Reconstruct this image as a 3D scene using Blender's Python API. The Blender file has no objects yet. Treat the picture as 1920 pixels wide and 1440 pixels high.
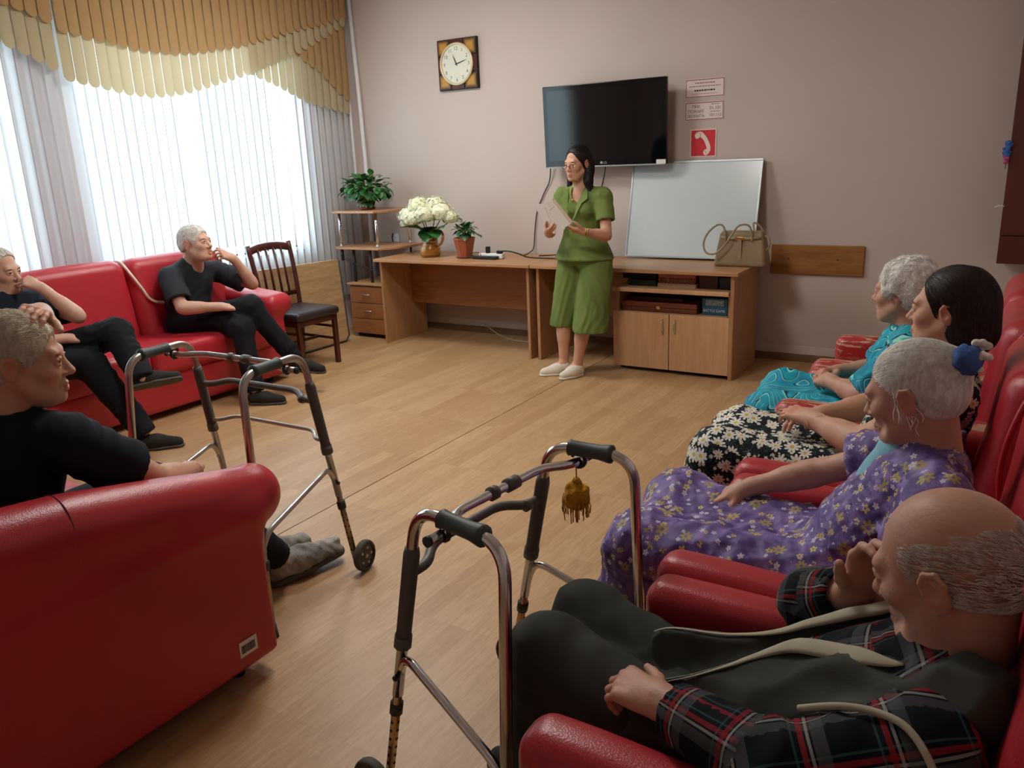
import bpy, bmesh, math, random
import numpy as np
from mathutils import Vector, Matrix

random.seed(7)
scene = bpy.context.scene
COL = scene.collection

# ------------------------------------------------------------------ camera
cam_d = bpy.data.cameras.new('camera')
cam = bpy.data.objects.new('camera', cam_d)
COL.objects.link(cam)
cam_d.sensor_width = 36.0
cam_d.lens = 28.248
cam_d.clip_start = 0.02
_r = Vector((0.8512, 0.5241, -0.0392)).normalized()
_f = Vector((-0.5143, 0.8139, -0.2703)).normalized()
_u = _r.cross(_f).normalized()
_r = _f.cross(_u).normalized()
cam.matrix_world = Matrix(((_r.x, _u.x, -_f.x, 0.0), (_r.y, _u.y, -_f.y, 0.0),
                           (_r.z, _u.z, -_f.z, 1.55), (0, 0, 0, 1)))
scene.camera = cam

# ------------------------------------------------------------------ world, light, exposure
world = bpy.data.worlds.new('sky')
scene.world = world
world.use_nodes = True
bg = world.node_tree.nodes['Background']
bg.inputs[0].default_value = (0.75, 0.88, 1.0, 1)
bg.inputs[1].default_value = .4

def area(name, loc, target, sx, sy, power, col):
    d = bpy.data.lights.new(name, 'AREA')
    d.shape = 'RECTANGLE'; d.size = sx; d.size_y = sy
    d.energy = power; d.color = col
    o = bpy.data.objects.new(name, d); COL.objects.link(o)
    o.location = loc
    o.rotation_euler = (Vector(target) - Vector(loc)).to_track_quat('-Z', 'Y').to_euler()
    return o

DAY = (0.74, 0.93, 1.0)
area('daylight_main_window', (-6.05, 4.35, 1.75), (0, 4.35, 1.55), 2.6, 2.2, 100, DAY)
area('daylight_second_window', (-6.05, 2.1, 1.75), (0, 2.1, 1.55), 1.9, 2.2, 58, DAY)

vs = scene.view_settings
vs.view_transform = 'Standard'
vs.look = 'None'
vs.gamma = 1.0
vs.use_curve_mapping = False
vs.exposure = 0.62
scene.cycles.max_bounces = 8
scene.cycles.diffuse_bounces = 4
scene.cycles.caustics_reflective = False
scene.cycles.caustics_refractive = False
scene.cycles.sample_clamp_indirect = 6.0

# ------------------------------------------------------------------ materials
def C(h):
    h = h.lstrip('#')
    v = [int(h[i:i + 2], 16) / 255 for i in (0, 2, 4)]
    return tuple((x / 12.92 if x <= .04045 else ((x + .055) / 1.055) ** 2.4) for x in v) + (1.0,)

class N:
    """small node-tree helper"""
    def __init__(s, name):
        s.m = bpy.data.materials.new(name); s.m.use_nodes = True
        s.t = s.m.node_tree; s.n = s.t.nodes; s.p = s.n['Principled BSDF']
    def new(s, typ, **kw):
        n = s.n.new(typ)
        for k, v in kw.items():
            if k.startswith('i_'):
                n.inputs[k[2:].replace('_', ' ')].default_value = v
            else:
                setattr(n, k, v)
        return n
    def link(s, a, b): s.t.links.new(a, b)
    def val(s, sock, v):
        if hasattr(v, 'node'): s.link(v, sock)
        else: sock.default_value = v
    def math(s, op, a, b=0.0, c=None, clamp=False):
        n = s.n.new('ShaderNodeMath'); n.operation = op; n.use_clamp = clamp
        s.val(n.inputs[0], a); s.val(n.inputs[1], b)
        if c is not None: s.val(n.inputs[2], c)
        return n.outputs[0]
    def mix(s, f, a, b):
        n = s.n.new('ShaderNodeMix'); n.data_type = 'RGBA'
        s.val(n.inputs[0], f); s.val(n.inputs[6], a); s.val(n.inputs[7], b)
        return n.outputs[2]
    def coord(s, which='Object', scale=None, rot=None, loc=None):
        c = s.n.new('ShaderNodeTexCoord').outputs[which]
        if scale is None and rot is None and loc is None: return c
        m = s.n.new('ShaderNodeMapping'); s.link(c, m.inputs[0])
        if scale is not None: m.inputs['Scale'].default_value = scale
        if rot is not None: m.inputs['Rotation'].default_value = rot
        if loc is not None: m.inputs['Location'].default_value = loc
        return m.outputs[0]
    def noise(s, co, scale, detail=3, rough=.55, dist=0.0):
        n = s.n.new('ShaderNodeTexNoise'); s.link(co, n.inputs['Vector'])
        n.inputs['Scale'].default_value = scale; n.inputs['Detail'].default_value = detail
        n.inputs['Roughness'].default_value = rough; n.inputs['Distortion'].default_value = dist
        return n.outputs['Fac']
    def step(s, v, lo, hi):
        n = s.n.new('ShaderNodeMapRange'); n.interpolation_type = 'SMOOTHSTEP'
        s.val(n.inputs[0], v); n.inputs[1].default_value = lo; n.inputs[2].default_value = hi
        return n.outputs[0]
    def bump(s, h, strength=.3, dist=.01):
        b = s.n.new('ShaderNodeBump'); b.inputs['Strength'].default_value = strength
        b.inputs['Distance'].default_value = dist
        s.link(h, b.inputs['Height']); s.link(b.outputs[0], s.p.inputs['Normal'])
    def base(s, c): s.val(s.p.inputs['Base Color'], c)
    def set(s, rough=None, metal=None, spec=None, coat=None, sheen=None):
        if rough is not None: s.val(s.p.inputs['Roughness'], rough)
        if metal is not None: s.p.inputs['Metallic'].default_value = metal
        if spec is not None: s.p.inputs['Specular IOR Level'].default_value = spec
        if coat is not None: s.p.inputs['Coat Weight'].default_value = coat
        if sheen is not None: s.p.inputs['Sheen Weight'].default_value = sheen

def scl(c, k): return tuple(min(1.0, x * k) for x in c[:3]) + (1.0,)

def mat(name, col, rough=.5, metal=0.0, var=.08, vs_=6.0, bump=0.0, bs=80.0, spec=.5, stretch=None, which='Object', coat=None, bd=.004):
    n = N(name)
    co = n.coord(which, scale=stretch) if stretch else n.coord(which)
    if var > 0:
        f = n.noise(co, vs_, 4)
        n.base(n.mix(n.step(f, .3, .7), scl(col, 1 - var), scl(col, 1 + var)))
    else:
        n.base(col)
    n.set(rough, metal, spec, coat)
    if bump > 0:
        n.bump(n.noise(co, bs, 3), bump, bd)
    return n.m

MT = {}
MT['wall'] = mat('wall_paint', C('#d3c3be'), .85, var=.03, vs_=1.2, bump=.05, bs=60)
MT['wall_back'] = mat('wall_back_paint', C('#c9bbb2'), .8, var=.035, vs_=.8, bump=.06, bs=45)
MT['ceiling'] = mat('ceiling_paint', C('#e6e2da'), .9, var=.02)
MT['white_paint'] = mat('white_paint', C('#e4e2e4'), .45, var=.03)
MT['baseboard'] = mat('brown_skirting', C('#7d6144'), .5, var=.1, vs_=8)
MT['skirt_white'] = mat('pale_skirting', C('#d2c9be'), .6, var=.04)
MT['beech'] = None
MT['chrome'] = mat('chrome', C('#d6d8da'), .16, 1.0, var=0)
MT['alu'] = mat('grey_aluminium', C('#b7b3ae'), .32, 1.0, var=.05)
MT['brass'] = mat('champagne_metal', C('#c8ab78'), .34, 1.0, var=.08)
MT['tan_tube'] = mat('bronze_aluminium', C('#a08c72'), .38, .9, var=.08)
MT['grey_plastic'] = mat('grey_plastic', C('#57544f'), .5, var=.08)
MT['dark_plastic'] = mat('dark_plastic', C('#2b2a29'), .5, var=.06)
MT['grip'] = mat('grip_green_grey', C('#3f4a49'), .55, var=.08, bump=.15, bs=160)
MT['black'] = mat('black_plastic', C('#121214'), .35, var=0)
MT['rubber'] = mat('rubber', C('#4a453d'), .75, var=.1, bump=.1, bs=200)
MT['glossblack'] = mat('gloss_black', C('#0b0b0d'), .08, var=0, spec=.6)
MT['screen'] = mat('dark_screen', C('#08080a'), .07, var=0, spec=.75)
MT['whiteboard'] = mat('whiteboard_enamel', C('#c9d3d4'), .22, var=.02, vs_=2, spec=.5)
MT['silver_frame'] = mat('silver_frame', C('#aeb4b4'), .4, .7, var=0)
MT['paper'] = mat('paper', C('#e2dcd6'), .8, var=.03)
MT['paper_pink'] = mat('paper_pinkish', C('#d9c8b8'), .8, var=.04)
MT['ink'] = mat('ink', C('#5a4a4a'), .7, var=0)
MT['ink_dark'] = mat('dark_ink', C('#35302f'), .7, var=0)
MT['sign_red'] = mat('sign_red', C('#cf2435'), .45, var=.03)
MT['sign_maroon'] = mat('sign_border', C('#8d3b3f'), .6, var=0)
MT['sign_white'] = mat('sign_white', C('#e6d9d0'), .55, var=.02)
MT['terracotta'] = mat('terracotta', C('#9c5236'), .65, var=.08, bump=.1, bs=60)
MT['soil'] = mat('soil', C('#33261c'), .95, var=.2, bump=.5, bs=90)
MT['leaf'] = mat('leaf_green', C('#2f6a30'), .45, var=.3, vs_=9)
MT['leaf_dark'] = mat('leaf_dark', C('#1f4d24'), .45, var=.3, vs_=9)
MT['stem'] = mat('stem_green', C('#4c7a35'), .6, var=.1)
MT['petal'] = mat('hydrangea_petal', C('#eef0d2'), .7, var=.06, vs_=20)
MT['cable'] = mat('black_cable', C('#1b1a1a'), .5, var=0)
MT['cable_white'] = mat('white_cable', C('#c9c2b6'), .5, var=0)
MT['mahogany'] = mat('mahogany', C('#4b2019'), .35, var=.2, vs_=6, stretch=(1, 1, .15), coat=.2)
MT['seat_vinyl'] = mat('brown_black_vinyl', C('#2c2326'), .42, var=.1, bump=.15, bs=150)
MT['bag'] = mat('taupe_leather', C('#8a7558'), .5, var=.1, vs_=9, bump=.15, bs=180)
MT['bag_edge'] = mat('taupe_leather_trim', C('#9a8a70'), .5, var=.08)
MT['gold'] = mat('gold_metal', C('#d4b26a'), .25, 1.0, var=0)
MT['cream_pipe'] = mat('cream_piping', C('#e6d6c4'), .5, var=.05)
MT['cabinet_brown'] = mat('reddish_brown_board', C('#56271a'), .45, var=.12, vs_=4, stretch=(2, 2, .3))
MT['blue'] = mat('blue_yarn', C('#3c5f9e'), .9, var=.25, vs_=60, bump=.5, bs=140)
MT['whitewool'] = mat('white_yarn', C('#d8d3c8'), .9, var=.15, vs_=60, bump=.5, bs=140)
MT['pinkflower'] = mat('pink_flower', C('#b8477f'), .8, var=.2, vs_=60)
MT['blueflower'] = mat('blue_flower', C('#3c76c4'), .8, var=.2, vs_=60)
MT['orange_yarn'] = mat('mustard_yarn', C('#c58a14'), .9, var=.25, vs_=70, bump=.5, bs=150)
MT['black_board'] = mat('dark_recess', C('#251d18'), .8, var=.1)

def wood(name, col, dark, scale=(1.2, 1.2, 14), rough=.42, contrast=1.0, which='Object', coat=.1):
    n = N(name)
    co = n.coord(which, scale=scale)
    a = n.noise(co, 3.0, 5, .6, .6)
    b = n.noise(n.coord(which, scale=tuple(x * 4 for x in scale)), 6.0, 3, .6)
    f = n.math('ADD', n.math('MULTIPLY', a, .75), n.math('MULTIPLY', b, .25))
    n.base(n.mix(n.step(f, .5 - .2 / contrast, .5 + .2 / contrast), dark, col))
    n.set(rough, coat=coat)
    n.bump(b, .04, .002)
    return n.m
# grain runs along the axis with the small scale factor
MT['beech_h'] = wood('beech_laminate', C('#b98c62'), C('#a57850'), (1.2, 14, 14))
MT['beech_v'] = wood('beech_laminate_upright', C('#b78a61'), C('#a2764f'), (14, 14, 1.2))
MT['beech_light'] = wood('light_beech_doors', C('#d0a67c'), C('#c2966a'), (14, 14, 1.0))
MT['beech_red'] = wood('reddish_beech', C('#a3693f'), C('#8d5733'), (1.2, 14, 14))
MT['oak_table'] = wood('pale_oak_table', C('#c0a27a'), C('#a5865c'), (8, 1.0, 8), contrast=1.3)
MT['pine'] = wood('varnished_pine', C('#a5713a'), C('#85562a'), (1.0, 9, 9), contrast=1.2)
MT['boxwood'] = wood('red_brown_case', C('#7a3a22'), C('#55240f'), (1.0, 10, 10))

def floor_mat():
    n = N('linoleum_plank_print')
    co = n.coord('Object', rot=(0, 0, math.radians(90)))
    br = n.new('ShaderNodeTexBrick')
    n.link(co, br.inputs['Vector'])
    br.offset = .37; br.offset_frequency = 1
    br.inputs['Color1'].default_value = (0, 0, 0, 1)
    br.inputs['Color2'].default_value = (1, 1, 1, 1)
    br.inputs['Mortar'].default_value = (.5, .5, .5, 1)
    br.inputs['Scale'].default_value = 1.0
    br.inputs['Mortar Size'].default_value = .0008
    br.inputs['Brick Width'].default_value = .62
    br.inputs['Row Height'].default_value = .085
    sep = n.new('ShaderNodeSeparateColor'); n.link(br.outputs['Color'], sep.inputs[0])
    plank = sep.outputs[0]
    g = n.noise(n.coord('Object', scale=(22, 2.2, 1)), 3.2, 5, .65, .8)
    g2 = n.noise(n.coord('Object', scale=(60, 4, 1)), 4.0, 3, .6, .3)
    big = n.noise(n.coord('Object'), .7, 2)
    f = n.math('ADD', n.math('MULTIPLY', plank, .2), n.math('MULTIPLY', g, .75))
    f = n.math('ADD', f, n.math('MULTIPLY', n.math('SUBTRACT', big, .5), .35))
    col = n.mix(n.step(f, .22, .85), C('#a47d54'), C('#c6a47b'))
    col = n.mix(n.math('MULTIPLY', n.step(g2, .56, .75), .32), col, C('#8f6238'))
    col = n.mix(n.math('MULTIPLY', br.outputs['Fac'], .35), col, C('#80572f'))
    n.base(col)
    n.set(n.math('ADD', .36, n.math('MULTIPLY', g, .12)), spec=.45)
    n.bump(g2, .06, .002)
    return n.m
MT['floor'] = floor_mat()

def red_leather(name, worn=0.0, axis_thr=.8, col='#b62b37'):
    n = N(name)
    co = n.coord('Object')
    f = n.noise(co, 2.2, 3)
    c = n.mix(n.step(f, .3, .7), scl(C(col), .88), scl(C(col), 1.08))
    if worn > 0:
        gen = n.new('ShaderNodeSeparateXYZ'); n.link(n.coord('Generated'), gen.inputs[0])
        top = n.step(gen.outputs[2], axis_thr - .06, axis_thr + .1)
        st = n.noise(n.coord('Object', scale=(4, 26, 30)), 2.4, 4, .6, .5)
        w = n.math('MULTIPLY', top, n.step(st, .62 - worn * .22, .66 - worn * .2))
        edge = n.math('MULTIPLY', top, n.step(st, .56 - worn * .22, .6 - worn * .2))
        c = n.mix(edge, c, C('#8c3226'))
        c = n.mix(w, c, C('#c9a184'))
    n.base(c)
    n.set(.36, spec=.5)
    v = n.new('ShaderNodeTexVoronoi'); n.link(co, v.inputs['Vector']); v.inputs['Scale'].default_value = 260
    h = n.math('ADD', n.math('MULTIPLY', v.outputs['Distance'], .35), n.math('MULTIPLY', n.noise(co, 9, 3), .9))
    n.bump(h, .18, .006)
    return n.m
MT['red'] = red_leather('red_faux_leather')
MT['red_worn'] = red_leather('red_faux_leather_peeling', .42, .80)
MT['red_scuffed'] = red_leather('red_faux_leather_scuffed', -.32, .88)

def skin(name, col, ruddy=.25):
    n = N(name)
    co = n.coord('Object')
    at = n.new('ShaderNodeAttribute'); at.attribute_name = 'tint'
    c = C(col)
    a = n.noise(co, 16, 4)
    c1 = n.mix(n.math('MULTIPLY', n.step(a, .45, .75), ruddy * 2), c, (c[0] * .95, c[1] * .72, c[2] * .66, 1))
    m = n.new('ShaderNodeMix'); m.data_type = 'RGBA'; m.blend_type = 'MULTIPLY'
    m.inputs[0].default_value = 1
    n.link(c1, m.inputs[6]); n.link(at.outputs['Color'], m.inputs[7])
    n.base(m.outputs[2])
    n.set(.5, spec=.4)
    h = n.math('ADD', n.noise(co, 120, 3), n.math('MULTIPLY', n.noise(n.coord('Object', scale=(1, 1, 3)), 28, 3), .8))
    n.bump(h, .22, .004)
    return n.m
MT['skin'] = skin('skin', '#c99a80')
MT['skin_old'] = skin('aged_skin', '#c2947f', .35)
MT['skin_pale'] = skin('pale_skin', '#d1a892', .3)

def attr_mat(name, rough=.3):
    n = N(name)
    at = n.new('ShaderNodeAttribute'); at.attribute_name = 'tint'
    n.base(at.outputs['Color']); n.set(rough)
    return n.m
MT['eye'] = attr_mat('eye_surface', .15)

def hair_mat(name, col, dark, rough=.5):
    n = N(name)
    co = n.coord('Object')
    f = n.noise(n.coord('Object', scale=(1, 1, .35)), 90, 3, .6, .5)
    n.base(n.mix(n.step(f, .3, .7), dark, col))
    n.set(rough, spec=.4)
    n.bump(f, .15, .004)
    return n.m
MT['hair_white'] = hair_mat('white_hair', C('#fbf8f2'), C('#d9d3c9'))
MT['hair_grey'] = hair_mat('grey_hair', C('#e4ded5'), C('#b9afa3'))
MT['hair_blondgrey'] = hair_mat('yellowish_white_hair', C('#ebe0cb'), C('#c0b29a'))
MT['hair_black'] = hair_mat('black_hair', C('#261c19'), C('#120d0c'), .5)
MT['hair_brown'] = hair_mat('dark_brown_hair', C('#38271f'), C('#1c130f'), .5)

def cloth(name, col, var=.12, rough=.85, bump=.25, weave=420):
    n = N(name)
    co = n.coord('Object')
    f = n.noise(co, 7, 4)
    n.base(n.mix(n.step(f, .3, .7), scl(col, 1 - var), scl(col, 1 + var)))
    n.set(rough, spec=.25, sheen=.0)
    h = n.math('ADD', n.math('MULTIPLY', n.noise(co, weave, 2), .4), n.noise(n.coord('Object', scale=(1, 1, .6)), 22, 3))
    n.bump(h, bump, .006)
    return n.m
MT['green'] = cloth('olive_green_cotton', C('#6b7d40'), .08, .8)
MT['navy'] = cloth('navy_cotton', C('#1b2634'), .15)
MT['navy_c'] = cloth('deep_navy_cotton', C('#111a24'), .15)
MT['charcoal'] = cloth('charcoal_cotton', C('#2b2e34'), .15)
MT['trouser'] = cloth('black_trouser_cloth', C('#14171d'), .15)
MT['trouser_grey'] = cloth('dark_grey_trouser_cloth', C('#353733'), .12)
MT['vest'] = cloth('dark_olive_fleece', C('#41433c'), .15)
MT['lining'] = cloth('cream_lining', C('#b3ab97'), .08)
MT['lightblue'] = cloth('pale_blue_undershirt', C('#86bfcf'), .1)
MT['shoe_white'] = cloth('white_knit_shoe', C('#d9d3c2'), .06)
MT['sole_white'] = mat('white_sole', C('#dad6ca'), .6, var=.03)
MT['shoe_dark'] = cloth('dark_felt_shoe', C('#2c2a26'), .15)
MT['sole_dark'] = mat('dark_sole', C('#4b4740'), .7, var=.1)
MT['fluffy'] = cloth('grey_fleece_slipper', C('#8d8a84'), .35, .95, 1.0, 150)

def flowers(n, uv, cell, petals, R, seed=0.0, rnd=.85):
    """returns (petal mask, centre mask) of a flower print laid out in uv metres"""
    mp = n.new('ShaderNodeMapping'); n.link(uv, mp.inputs[0])
    mp.inputs['Scale'].default_value = (1 / cell,) * 3
    mp.inputs['Location'].default_value = (seed, seed * .7, 0)
    v = n.new('ShaderNodeTexVoronoi'); v.voronoi_dimensions = '2D'
    n.link(mp.outputs[0], v.inputs['Vector'])
    v.inputs['Scale'].default_value = 1; v.inputs['Randomness'].default_value = rnd
    d = n.new('ShaderNodeVectorMath'); d.operation = 'SUBTRACT'
    n.link(mp.outputs[0], d.inputs[0]); n.link(v.outputs['Position'], d.inputs[1])
    sp = n.new('ShaderNodeSeparateXYZ'); n.link(d.outputs[0], sp.inputs[0])
    sc = n.new('ShaderNodeSeparateColor'); n.link(v.outputs['Color'], sc.inputs[0])
    ang = n.math('ARCTAN2', sp.outputs[1], sp.outputs[0])
    ang = n.math('ADD', n.math('MULTIPLY', ang, petals / 2), n.math('MULTIPLY', sc.outputs[0], 6.28))
    lobe = n.math('ABSOLUTE', n.math('COSINE', ang))
    size = n.math('ADD', R * .65, n.math('MULTIPLY', sc.outputs[1], R * .5))
    rad = n.math('MULTIPLY', size, n.math('ADD', .45, n.math('MULTIPLY', lobe, .55)))
    r = v.outputs['Distance']
    pm = n.math('GREATER_THAN', n.math('SUBTRACT', rad, r), 0.0)
    cm = n.math('GREATER_THAN', n.math('SUBTRACT', n.math('MULTIPLY', size, .26), r), 0.0)
    return pm, cm, sc.outputs[2]

def daisy_mat():
    n = N('black_daisy_print'); uv = n.coord('UV')
    c = C('#10121c')
    stem = n.noise(uv, 34, 2, .5, 1.5)
    c = n.mix(n.step(n.math('ABSOLUTE', n.math('SUBTRACT', stem, .5)), .012, .004), c, C('#3f6f63'))
    for cell, p, R, sd in ((.030, 6, .26, 3.3), (.052, 9, .50, 0.0)):
        pm, cm, rr = flowers(n, uv, cell, p, R, sd)
        c = n.mix(pm, c, C('#d9d8cf')); c = n.mix(cm, c, C('#c9b24c'))
    n.base(c); n.set(.8, spec=.25)
    n.bump(n.noise(n.coord('Object'), 20, 3), .25, .006)
    return n.m
def purple_mat():
    n = N('violet_flower_print'); uv = n.coord('UV')
    b = n.noise(uv, 16, 4, .6, .6)
    c = n.mix(n.step(b, .35, .68), C('#4f3a78'), C('#8872b0'))
    c = n.mix(n.math('MULTIPLY', n.step(n.noise(uv, 9, 2), .62, .7), .6), c, C('#a796c6'))
    for cell, p, R, sd, pc, cc in ((.075, 7, .25, 5.1, '#a8985e', '#7a6a90'), (.034, 5, .24, 1.7, '#c9c0dc', '#c8b060'), (.05, 5, .2, 8.2, '#cbb96a', '#6a5590')):
        pm, cm, rr = flowers(n, uv, cell, p, R, sd)
        pm = n.math('MULTIPLY', pm, n.math('GREATER_THAN', rr, .35))
        c = n.mix(pm, c, C(pc)); c = n.mix(n.math('MULTIPLY', cm, pm), c, C(cc))
    n.base(c); n.set(.6, spec=.35)
    n.bump(n.noise(n.coord('Object'), 24, 3), .25, .006)
    return n.m
def teal_mat():
    n = N('teal_shell_print'); uv = n.coord('UV')
    w = n.noise(uv, 7.0, 0, .5, .4)
    f = n.math('FRACT', n.math('MULTIPLY', w, 9.0))
    b = n.noise(uv, 10, 3)
    c = n.mix(n.step(b, .3, .7), C('#0a7fa0'), C('#18a8bd'))
    c = n.mix(n.step(n.math('ABSOLUTE', n.math('SUBTRACT', f, .62)), .07, .03), c, C('#0a2f42'))
    c = n.mix(n.step(n.math('ABSOLUTE', n.math('SUBTRACT', f, .5)), .08, .03), c, C('#8fd8c4'))
    n.base(c); n.set(.7, spec=.3)
    n.bump(n.noise(n.coord('Object'), 20, 3), .25, .006)
    return n.m
def plaid_mat():
    n = N('navy_red_plaid_flannel'); uv = n.coord('UV')
    sp = n.new('ShaderNodeSeparateXYZ'); n.link(uv, sp.inputs[0])
    c = C('#0d1018')
    def band(t, lo, hi):
        return n.math('MULTIPLY', n.math('GREATER_THAN', t, lo), n.math('LESS_THAN', t, hi))
    wv = n.math('GREATER_THAN', n.math('SINE', n.math('MULTIPLY', n.math('ADD', sp.outputs[0], sp.outputs[1]), 2600)), -.2)
    for ax, per, off in ((0, .115, .02), (1, .115, .05)):
        t = n.math('FRACT', n.math('ADD', n.math('DIVIDE', sp.outputs[ax], per), off))
        for lo, hi, col, a in ((.10, .27, '#5a5c5c', .55), (.30, .34, '#b9b7ae', .55), (.37, .44, '#98232d', .75), (.50, .53, '#3f6a68', .5)):
            m = n.math('MULTIPLY', band(t, lo, hi), n.math('MULTIPLY', n.math('ADD', .55, n.math('MULTIPLY', wv, .45)), a))
            c = n.mix(m, c, C(col))
    n.base(c); n.set(.9, spec=.2)
    n.bump(n.noise(n.coord('Object'), 30, 3), .3, .006)
    return n.m
MT['daisy'] = daisy_mat()
MT['purple'] = purple_mat()
MT['teal'] = teal_mat()
MT['plaid'] = plaid_mat()

def slat_mat(name, col, trans, mixf):
    m = bpy.data.materials.new(name); m.use_nodes = True
    t = m.node_tree; t.nodes.clear()
    out = t.nodes.new('ShaderNodeOutputMaterial')
    d = t.nodes.new('ShaderNodeBsdfDiffuse'); d.inputs[0].default_value = col
    tr = t.nodes.new('ShaderNodeBsdfTranslucent'); tr.inputs[0].default_value = trans
    mx = t.nodes.new('ShaderNodeMixShader'); mx.inputs[0].default_value = mixf
    t.links.new(d.outputs[0], mx.inputs[1]); t.links.new(tr.outputs[0], mx.inputs[2])
    co = t.nodes.new('ShaderNodeTexCoord'); nz = t.nodes.new('ShaderNodeTexNoise')
    nz.inputs['Scale'].default_value = 300
    bp = t.nodes.new('ShaderNodeBump'); bp.inputs['Strength'].default_value = .1
    bp.inputs['Distance'].default_value = .002
    t.links.new(co.outputs['Object'], nz.inputs[0]); t.links.new(nz.outputs[0], bp.inputs['Height'])
    t.links.new(bp.outputs[0], d.inputs['Normal'])
    t.links.new(mx.outputs[0], out.inputs[0])
    return m
MT['slat_white'] = slat_mat('white_blind_fabric', C('#e9edf2'), C('#e9f1f6'), .55)
MT['slat_cream'] = slat_mat('cream_blind_fabric', C('#c2b493'), C('#c2b493'), .2)
MT['slat_orange'] = slat_mat('apricot_blind_fabric', C('#b8976c'), C('#b8976c'), .16)
gm = N('window_glass'); gm.base((1, 1, 1, 1)); gm.set(.02); gm.p.inputs['Transmission Weight'].default_value = 1
gm.p.inputs['IOR'].default_value = 1.01
MT['glass'] = gm.m
lg = N('spectacle_lens'); lg.base((1, 1, 1, 1)); lg.set(.02); lg.p.inputs['Alpha'].default_value = .12
MT['lens'] = lg.m

# ------------------------------------------------------------------ object helpers
def tag(o, label=None, cat=None, group=None, kind=None):
    if label: o['label'] = label
    if cat: o['category'] = cat
    if group: o['group'] = group
    if kind: o['kind'] = kind
    return o

def thing(name, label, cat, loc=(0, 0, 0), rotz=0.0, group=None):
    o = bpy.data.objects.new(name, None); COL.objects.link(o)
    o.empty_display_size = .1
    o.location = loc; o.rotation_euler = (0, 0, rotz)
    o['frame'] = 0
    return tag(o, label, cat, group)

def offs(parent):
    """sum of locations from the parent up; the root counts only when it is an unrotated root"""
    v = Vector((0, 0, 0)); p = parent
    while p is not None:
        if p.parent is None and p.get('local'): break
        v = v + p.location; p = p.parent
    return v

def add(name, verts, faces, m, parent=None, smooth=False, bevel=0.0, seg=2, uv=False, tint=None, weld=False):
    v = np.asarray(verts, dtype=np.float64).reshape(-1, 3)
    c = (v.min(0) + v.max(0)) / 2
    me = bpy.data.meshes.new(name)
    if isinstance(faces, np.ndarray):
        nf = len(faces); k = faces.shape[1]
        me.vertices.add(len(v)); me.vertices.foreach_set('co', (v - c).astype(np.float32).ravel())
        me.loops.add(nf * k); me.loops.foreach_set('vertex_index', faces.astype(np.int32).ravel())
        me.polygons.add(nf)
        me.polygons.foreach_set('loop_start', (np.arange(nf) * k).astype(np.int32))
        me.polygons.foreach_set('loop_total', np.full(nf, k, dtype=np.int32))
        me.update(calc_edges=True)
    else:
        me.from_pydata((v - c).tolist(), [], faces)
        me.update()
    if smooth:
        me.polygons.foreach_set('use_smooth', np.ones(len(me.polygons), dtype=bool))
    if uv:
        nl = len(me.loops)
        vi = np.empty(nl, np.int32); me.loops.foreach_get('vertex_index', vi)
        nr = np.empty(len(me.polygons) * 3, np.float32); me.polygons.foreach_get('normal', nr)
        nr = nr.reshape(-1, 3)
        lt = np.empty(len(me.polygons), np.int32); me.polygons.foreach_get('loop_total', lt)
        ax = np.repeat(np.abs(nr * np.array([1, 1, 1.25])).argmax(1), lt)
        P = v[vi]
        U = np.where(ax == 0, P[:, 1], P[:, 0]); W = np.where(ax == 2, P[:, 1], P[:, 2])
        U = U + ax * .37; W = W + ax * .11
        if not isinstance(uv, bool): U, W = uv(v, faces)
        l = me.uv_layers.new(name='UVMap')
        l.data.foreach_set('uv', np.stack([U, W], 1).astype(np.float32).ravel())
    if tint is not None:
        a = me.attributes.new('tint', 'FLOAT_COLOR', 'POINT')
        a.data.foreach_set('color', np.concatenate([tint, np.ones((len(v), 1))], 1).astype(np.float32).ravel())
    if m is not None: me.materials.append(m)
    o = bpy.data.objects.new(name, me); COL.objects.link(o)
    if parent is not None:
        o.parent = parent; o.location = Vector(c) - offs(parent)
    else:
        o.location = c
    if bevel > 0:
        b = o.modifiers.new('bevel', 'BEVEL'); b.width = bevel; b.segments = seg
        b.limit_method = 'ANGLE'; b.angle_limit = math.radians(40)
        for p in me.polygons: p.use_smooth = True
        b.harden_normals = False
        w = o.modifiers.new('wn', 'WEIGHTED_NORMAL'); w.keep_sharp = False
    return o

BF = [(0, 3, 2, 1), (4, 5, 6, 7), (0, 1, 5, 4), (1, 2, 6, 5), (2, 3, 7, 6), (3, 0, 4, 7)]
def boxv(x0, x1, y0, y1, z0, z1):
    return [(x0, y0, z0), (x1, y0, z0), (x1, y1, z0), (x0, y1, z0), (x0, y0, z1), (x1, y0, z1), (x1, y1, z1), (x0, y1, z1)]
def box(name, x0, x1, y0, y1, z0, z1, m, parent=None, bevel=.003, seg=2):
    return add(name, boxv(x0, x1, y0, y1, z0, z1), BF, m, parent, bevel=bevel, seg=seg)

def catmull(pts, n=6, closed=False):
    P = [np.array(p, float) for p in pts]; out = []
    m = len(P)
    for i in range(m if closed else m - 1):
        if closed: p0, p1, p2, p3 = P[(i - 1) % m], P[i], P[(i + 1) % m], P[(i + 2) % m]
        else: p0, p1, p2, p3 = P[max(i - 1, 0)], P[i], P[i + 1], P[min(i + 2, m - 1)]
        for k in range(n):
            t = k / n
            out.append(.5 * ((2 * p1) + (-p0 + p2) * t + (2 * p0 - 5 * p1 + 4 * p2 - p3) * t * t + (-p0 + 3 * p1 - 3 * p2 + p3) * t ** 3))
    if not closed: out.append(P[-1])
    return out

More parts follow.
